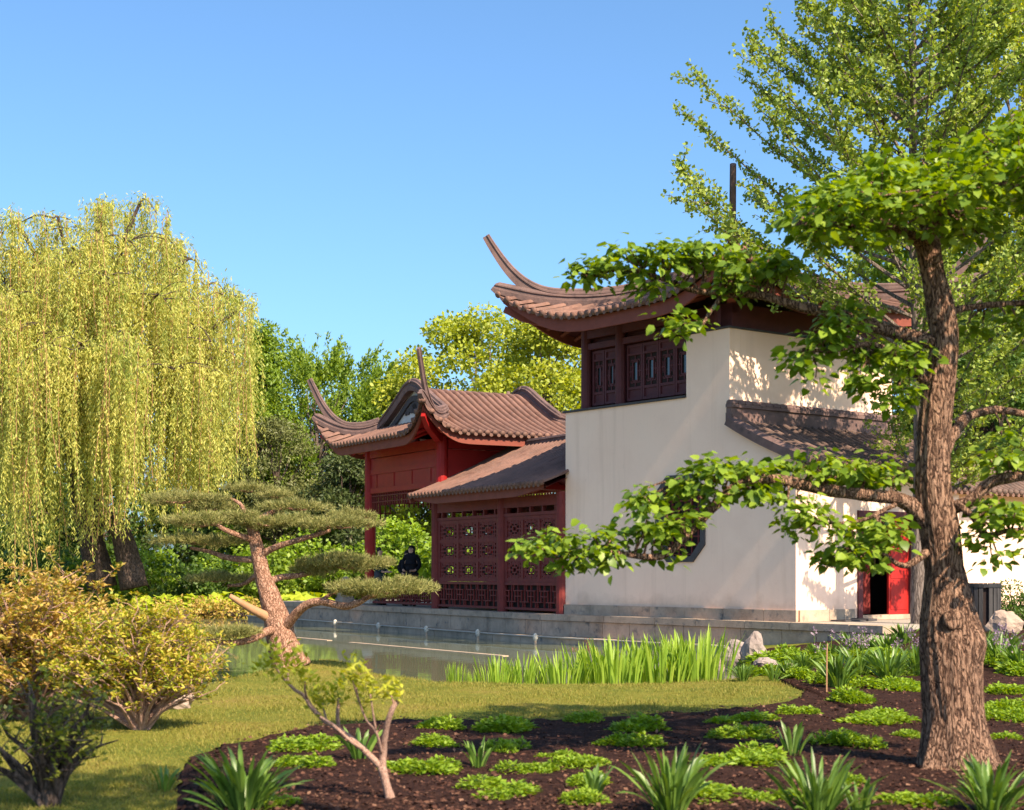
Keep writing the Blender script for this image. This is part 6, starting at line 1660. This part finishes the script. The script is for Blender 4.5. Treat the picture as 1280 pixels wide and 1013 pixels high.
MG = 'bright green groundcover mounds in the mulch'
MO = [(548, 919, 56, 'small groundcover mound at the lawn edge, left of the middle'), (552, 937, 64, 'groundcover mound second row from the lawn, left of the middle'), (528, 971, 78, 'broad groundcover mound right of the bare sapling'),
 (660, 922, 76, 'shaded groundcover mound near the lawn edge in the middle'), (634, 945, 46, 'groundcover mound just right of the pale young plant'), (667, 975, 58, 'small flat groundcover mound in open mulch, middle of the bed'), (611, 1000, 74, 'flat groundcover mound front of the pale young plant'),
 (697, 952, 38, 'tiny shaded groundcover mound in the tree shadow'), (733, 909, 40, 'tiny groundcover mound at the lawn edge in the middle'), (784, 940, 62, 'groundcover mound in the middle of the tree shadow'), (818, 922, 76, 'shaded groundcover mound at the lawn edge, right of middle'),
 (734, 965, 50, 'groundcover mound behind the small young plant'), (760, 986, 74, 'groundcover mound around the small young plant'), (730, 1010, 56, 'small groundcover mound at the front below the young plant'), (908, 1005, 80, 'groundcover mound right of the large front clump'),
 (924, 960, 72, 'bright round groundcover mound behind the large front clump'), (935, 910, 70, 'shaded groundcover mound under the lawn corner'), (936, 930, 70, 'shaded groundcover mound second row under the lawn corner'), (995, 898, 44, 'small dark groundcover mound left of the bright pair'),
 (1048, 884, 58, 'bright groundcover mound right of the lawn tip'), (1075, 910, 70, 'bright low mound, left of a touching pair before the trunk'), (1108, 908, 62, 'bright low mound, right of a touching pair before the trunk'), (1060, 940, 74, 'flat groundcover mound left of the trunk foot'),
 (1141, 926, 32, 'small groundcover mound touching the trunk on its left'), (1098, 868, 56, 'groundcover mound behind the touching pair'), (1140, 862, 36, 'groundcover mound left of the trunk at mid height'), (1042, 860, 48, 'small groundcover mound at the foot of the pale stake'),
 (968, 1008, 60, 'groundcover mound front, left of the large pale tipped clump'), (1072, 988, 52, 'groundcover mound right of the large pale tipped clump'), (1150, 1012, 86, 'groundcover mound at the front before the trunk'), (1256, 850, 62, 'groundcover mound right of trunk, furthest back'),
 (1262, 873, 64, 'groundcover mound right of trunk, second from back'), (1254, 893, 46, 'groundcover mound right of trunk, in the middle'), (1256, 908, 48, 'groundcover mound right of trunk, second from front'), (1252, 931, 42, 'groundcover mound right of trunk, nearest the front clump'),
 (392, 944, 72, 'flat groundcover mound left of the bare sapling, further one'), (374, 966, 68, 'flat groundcover mound left of the bare sapling, nearer one'), (414, 930, 26, 'tiny groundcover mound at the lawn edge by the sapling'), (985, 838, 70, 'light spreading groundcover below the terrace corner'),
 (1010, 834, 60, 'light groundcover mound against the terrace corner'), (1060, 832, 60, 'light groundcover mound between terrace and pale stake'), (1120, 832, 60, 'groundcover mound below the red doors, nearer the trunk'), (972, 832, 50, 'light groundcover mound just right of the upright rock'), (1090, 850, 60, 'light groundcover mound among the arching clumps'), (1265, 838, 60, 'groundcover mound below the lavender spikes at right'), (950, 848, 44, 'light groundcover mound at the lawn tip'), (1130, 842, 50, 'groundcover mound behind the trunk under the doors'), (345, 1012, 60, 'shaded groundcover mound beside the large front left clump'), (1000, 852, 40, 'groundcover mound left of the pale stake'), (1236, 1003, 40, 'groundcover mound under the dark dense clump'), (860, 988, 40, 'small groundcover mound touching the large front clump')]
for i, (px, py, w, lab) in enumerate(MO):
    g = gpt(px, py - w * .08); s = g.y / F * 1.5
    o = place('groundcover_mound', 'mound%d' % (i % 9), g, lab, 'plant', MG, w * s * .5, 1.0)
    o.scale = (w * s * .5 * R(.95, 1.05), w * s * .5 * R(.8, 1.2), w * s * .5 * R(.65, .95) * (1 if w < 60 else .72))

# ------------------------------------------------------------------ grass and chips
def scatter_grass():
    rr = np.random.default_rng(9); n = 150000
    Y = 9.5 + 16 * rr.random(n) ** 1.3; X = rr.uniform(-.36, .22, n) * Y
    d = interp(X, SX, SY) - Y; inbed = (X > -2.7 + np.clip(12.3 - Y, 0, 9) * .22) & (Y < interp(X, BX, BY) + .02)
    k = (d > .12) & ~inbed & (X < 4.2); X, Y = X[k], Y[k]
    n = len(X); Z = gz(X, Y) - .004
    h = rr.uniform(.018, .045, n) * (1 + .5 * np.sin(X * 3) * np.cos(Y * 2))
    eb = interp(X, BX, BY); h = h * (1 + 1.3 * ((Y - eb > 0) & (Y - eb < .16) & (X > -2.7)) * rr.random(n) + 1.2 * (d[k] < .5) * rr.random(n))
    V, Fc = leaves(np.stack([X, Y, Z], 1), np.stack([rr.normal(size=n) * .5, rr.normal(size=n) * .5, np.ones(n)], 1), rr.normal(size=(n, 3)), h, np.full(n, .010), 'blade')
    o = mesh_np('grass', V, Fc, M['grass'], loc=(0, 18, .15)); tag(o, 'short mown grass blades of the lawn', 'grass', kind='stuff')
    n = 26000; Y = 9.3 + 12 * rr.random(n) ** 1.6; X = rr.uniform(-.27, .40, n) * Y
    k = (X > -2.6 + np.clip(12.3 - Y, 0, 9) * .22) & (Y < interp(X, BX, BY) - .02 + rr.normal(size=n) * .07); X, Y = X[k], Y[k]; n = len(X)
    Z = gz(X, Y) + .028; sz = .008 + .03 * rr.random(n) ** 2.2
    V, Fc = leaves(np.stack([X, Y, Z + rr.random(n) * .012], 1), np.stack([rr.normal(size=n), rr.normal(size=n), rr.normal(size=n) * .25], 1), np.array([[0, 0, 1.]]) + rr.normal(size=(n, 3)) * .35, sz * 1.4, sz, 'diamond')
    o = mesh_np('bark_chips', V, Fc, M['chips'], loc=(0, 14, .15)); tag(o, 'scattered bark chips on the planting bed', 'mulch', kind='stuff')
scatter_grass()

# a tall tree out beside the camera whose crown shades the lower left corner
def shade_tree():
    rr = random.Random(3)
    b = Vector((6.2, 1.2, .15)); rt = empty('broadleaf_tree', b, 'tall leafy tree standing next to the viewer, shading the lower left lawn', 'tree')
    mb = MB(); mb.tube(smooth_path([b, b + Vector((-.3, .2, 3)), b + Vector((-1.2, .8, 6)), b + Vector((-2.6, 1.7, 8.2)), b + Vector((-3.6, 2.4, 9))], 4), smooth_rad([.28, .24, .18, .10, .04], 4), 10); mb.build('trunk', M['bark_grey'], rt)
    lv = Leaves()
    for i in range(26):
        c = Vector((1.95, 3.15, 8.2)) + Vector((rr.uniform(-1, 1) * 1.15, rr.uniform(-1, 1) * 1.0, rr.uniform(-1, 1) * .7))
        clump_leaves(lv, c, (.5, .5, .35), 90, .15, .11)
    lv.build('crown', M['midgreen'], rt)
shade_tree()

# ------------------------------------------------------------------ light, sky, camera
scene = bpy.context.scene
SUNH = Vector((.598, -.801, 0)).normalized(); EL = math.radians(43)
sdir = SUNH * math.cos(EL) + Vector((0, 0, math.sin(EL)))
ld = bpy.data.lights.new('sun', 'SUN'); ld.energy = 4.9; ld.angle = math.radians(.53); ld.color = (1.0, .82, .60)
so = bpy.data.objects.new('sun', ld); C.objects.link(so); so.rotation_euler = (-sdir).to_track_quat('-Z', 'Y').to_euler(); so.location = (10, -10, 30)
wd = bpy.data.worlds.new('World'); scene.world = wd; wd.use_nodes = True
nt = wd.node_tree; nt.nodes.clear()
sky = nt.nodes.new('ShaderNodeTexSky'); sky.sky_type = 'NISHITA'; sky.sun_disc = False; sky.sun_elevation = EL; sky.sun_rotation = math.atan2(SUNH.x, SUNH.y)
sky.air_density = .85; sky.dust_density = 2.0; sky.ozone_density = 7.5
bgd = nt.nodes.new('ShaderNodeBackground'); bgd.inputs['Strength'].default_value = .128
wo = nt.nodes.new('ShaderNodeOutputWorld'); mxs = nt.nodes.new('ShaderNodeMixRGB'); mxs.blend_type = 'MULTIPLY'; mxs.inputs['Fac'].default_value = 1; mxs.inputs['Color2'].default_value = (.84, .93, .88, 1); nt.links.new(sky.outputs['Color'], mxs.inputs['Color1']); nt.links.new(mxs.outputs['Color'], bgd.inputs['Color']); nt.links.new(bgd.outputs['Background'], wo.inputs['Surface'])
cd = bpy.data.cameras.new('camera'); cam = bpy.data.objects.new('camera', cd); C.objects.link(cam); scene.camera = cam
cam.location = (0, 0, EYE); cam.rotation_euler = (PI / 2, 0, 0)
cd.sensor_width = 36; cd.sensor_fit = 'HORIZONTAL'; cd.lens = 36 * F / 1280; cd.shift_y = (HY - 506.5) / 1280
cd.clip_start = .1; cd.clip_end = 3000
cd.dof.use_dof = True; cd.dof.focus_distance = 33; cd.dof.aperture_fstop = 3.2
vs = scene.view_settings; vs.view_transform = 'Standard'; vs.look = 'None'; vs.exposure = 1.22; vs.gamma = 1; vs.use_curve_mapping = False
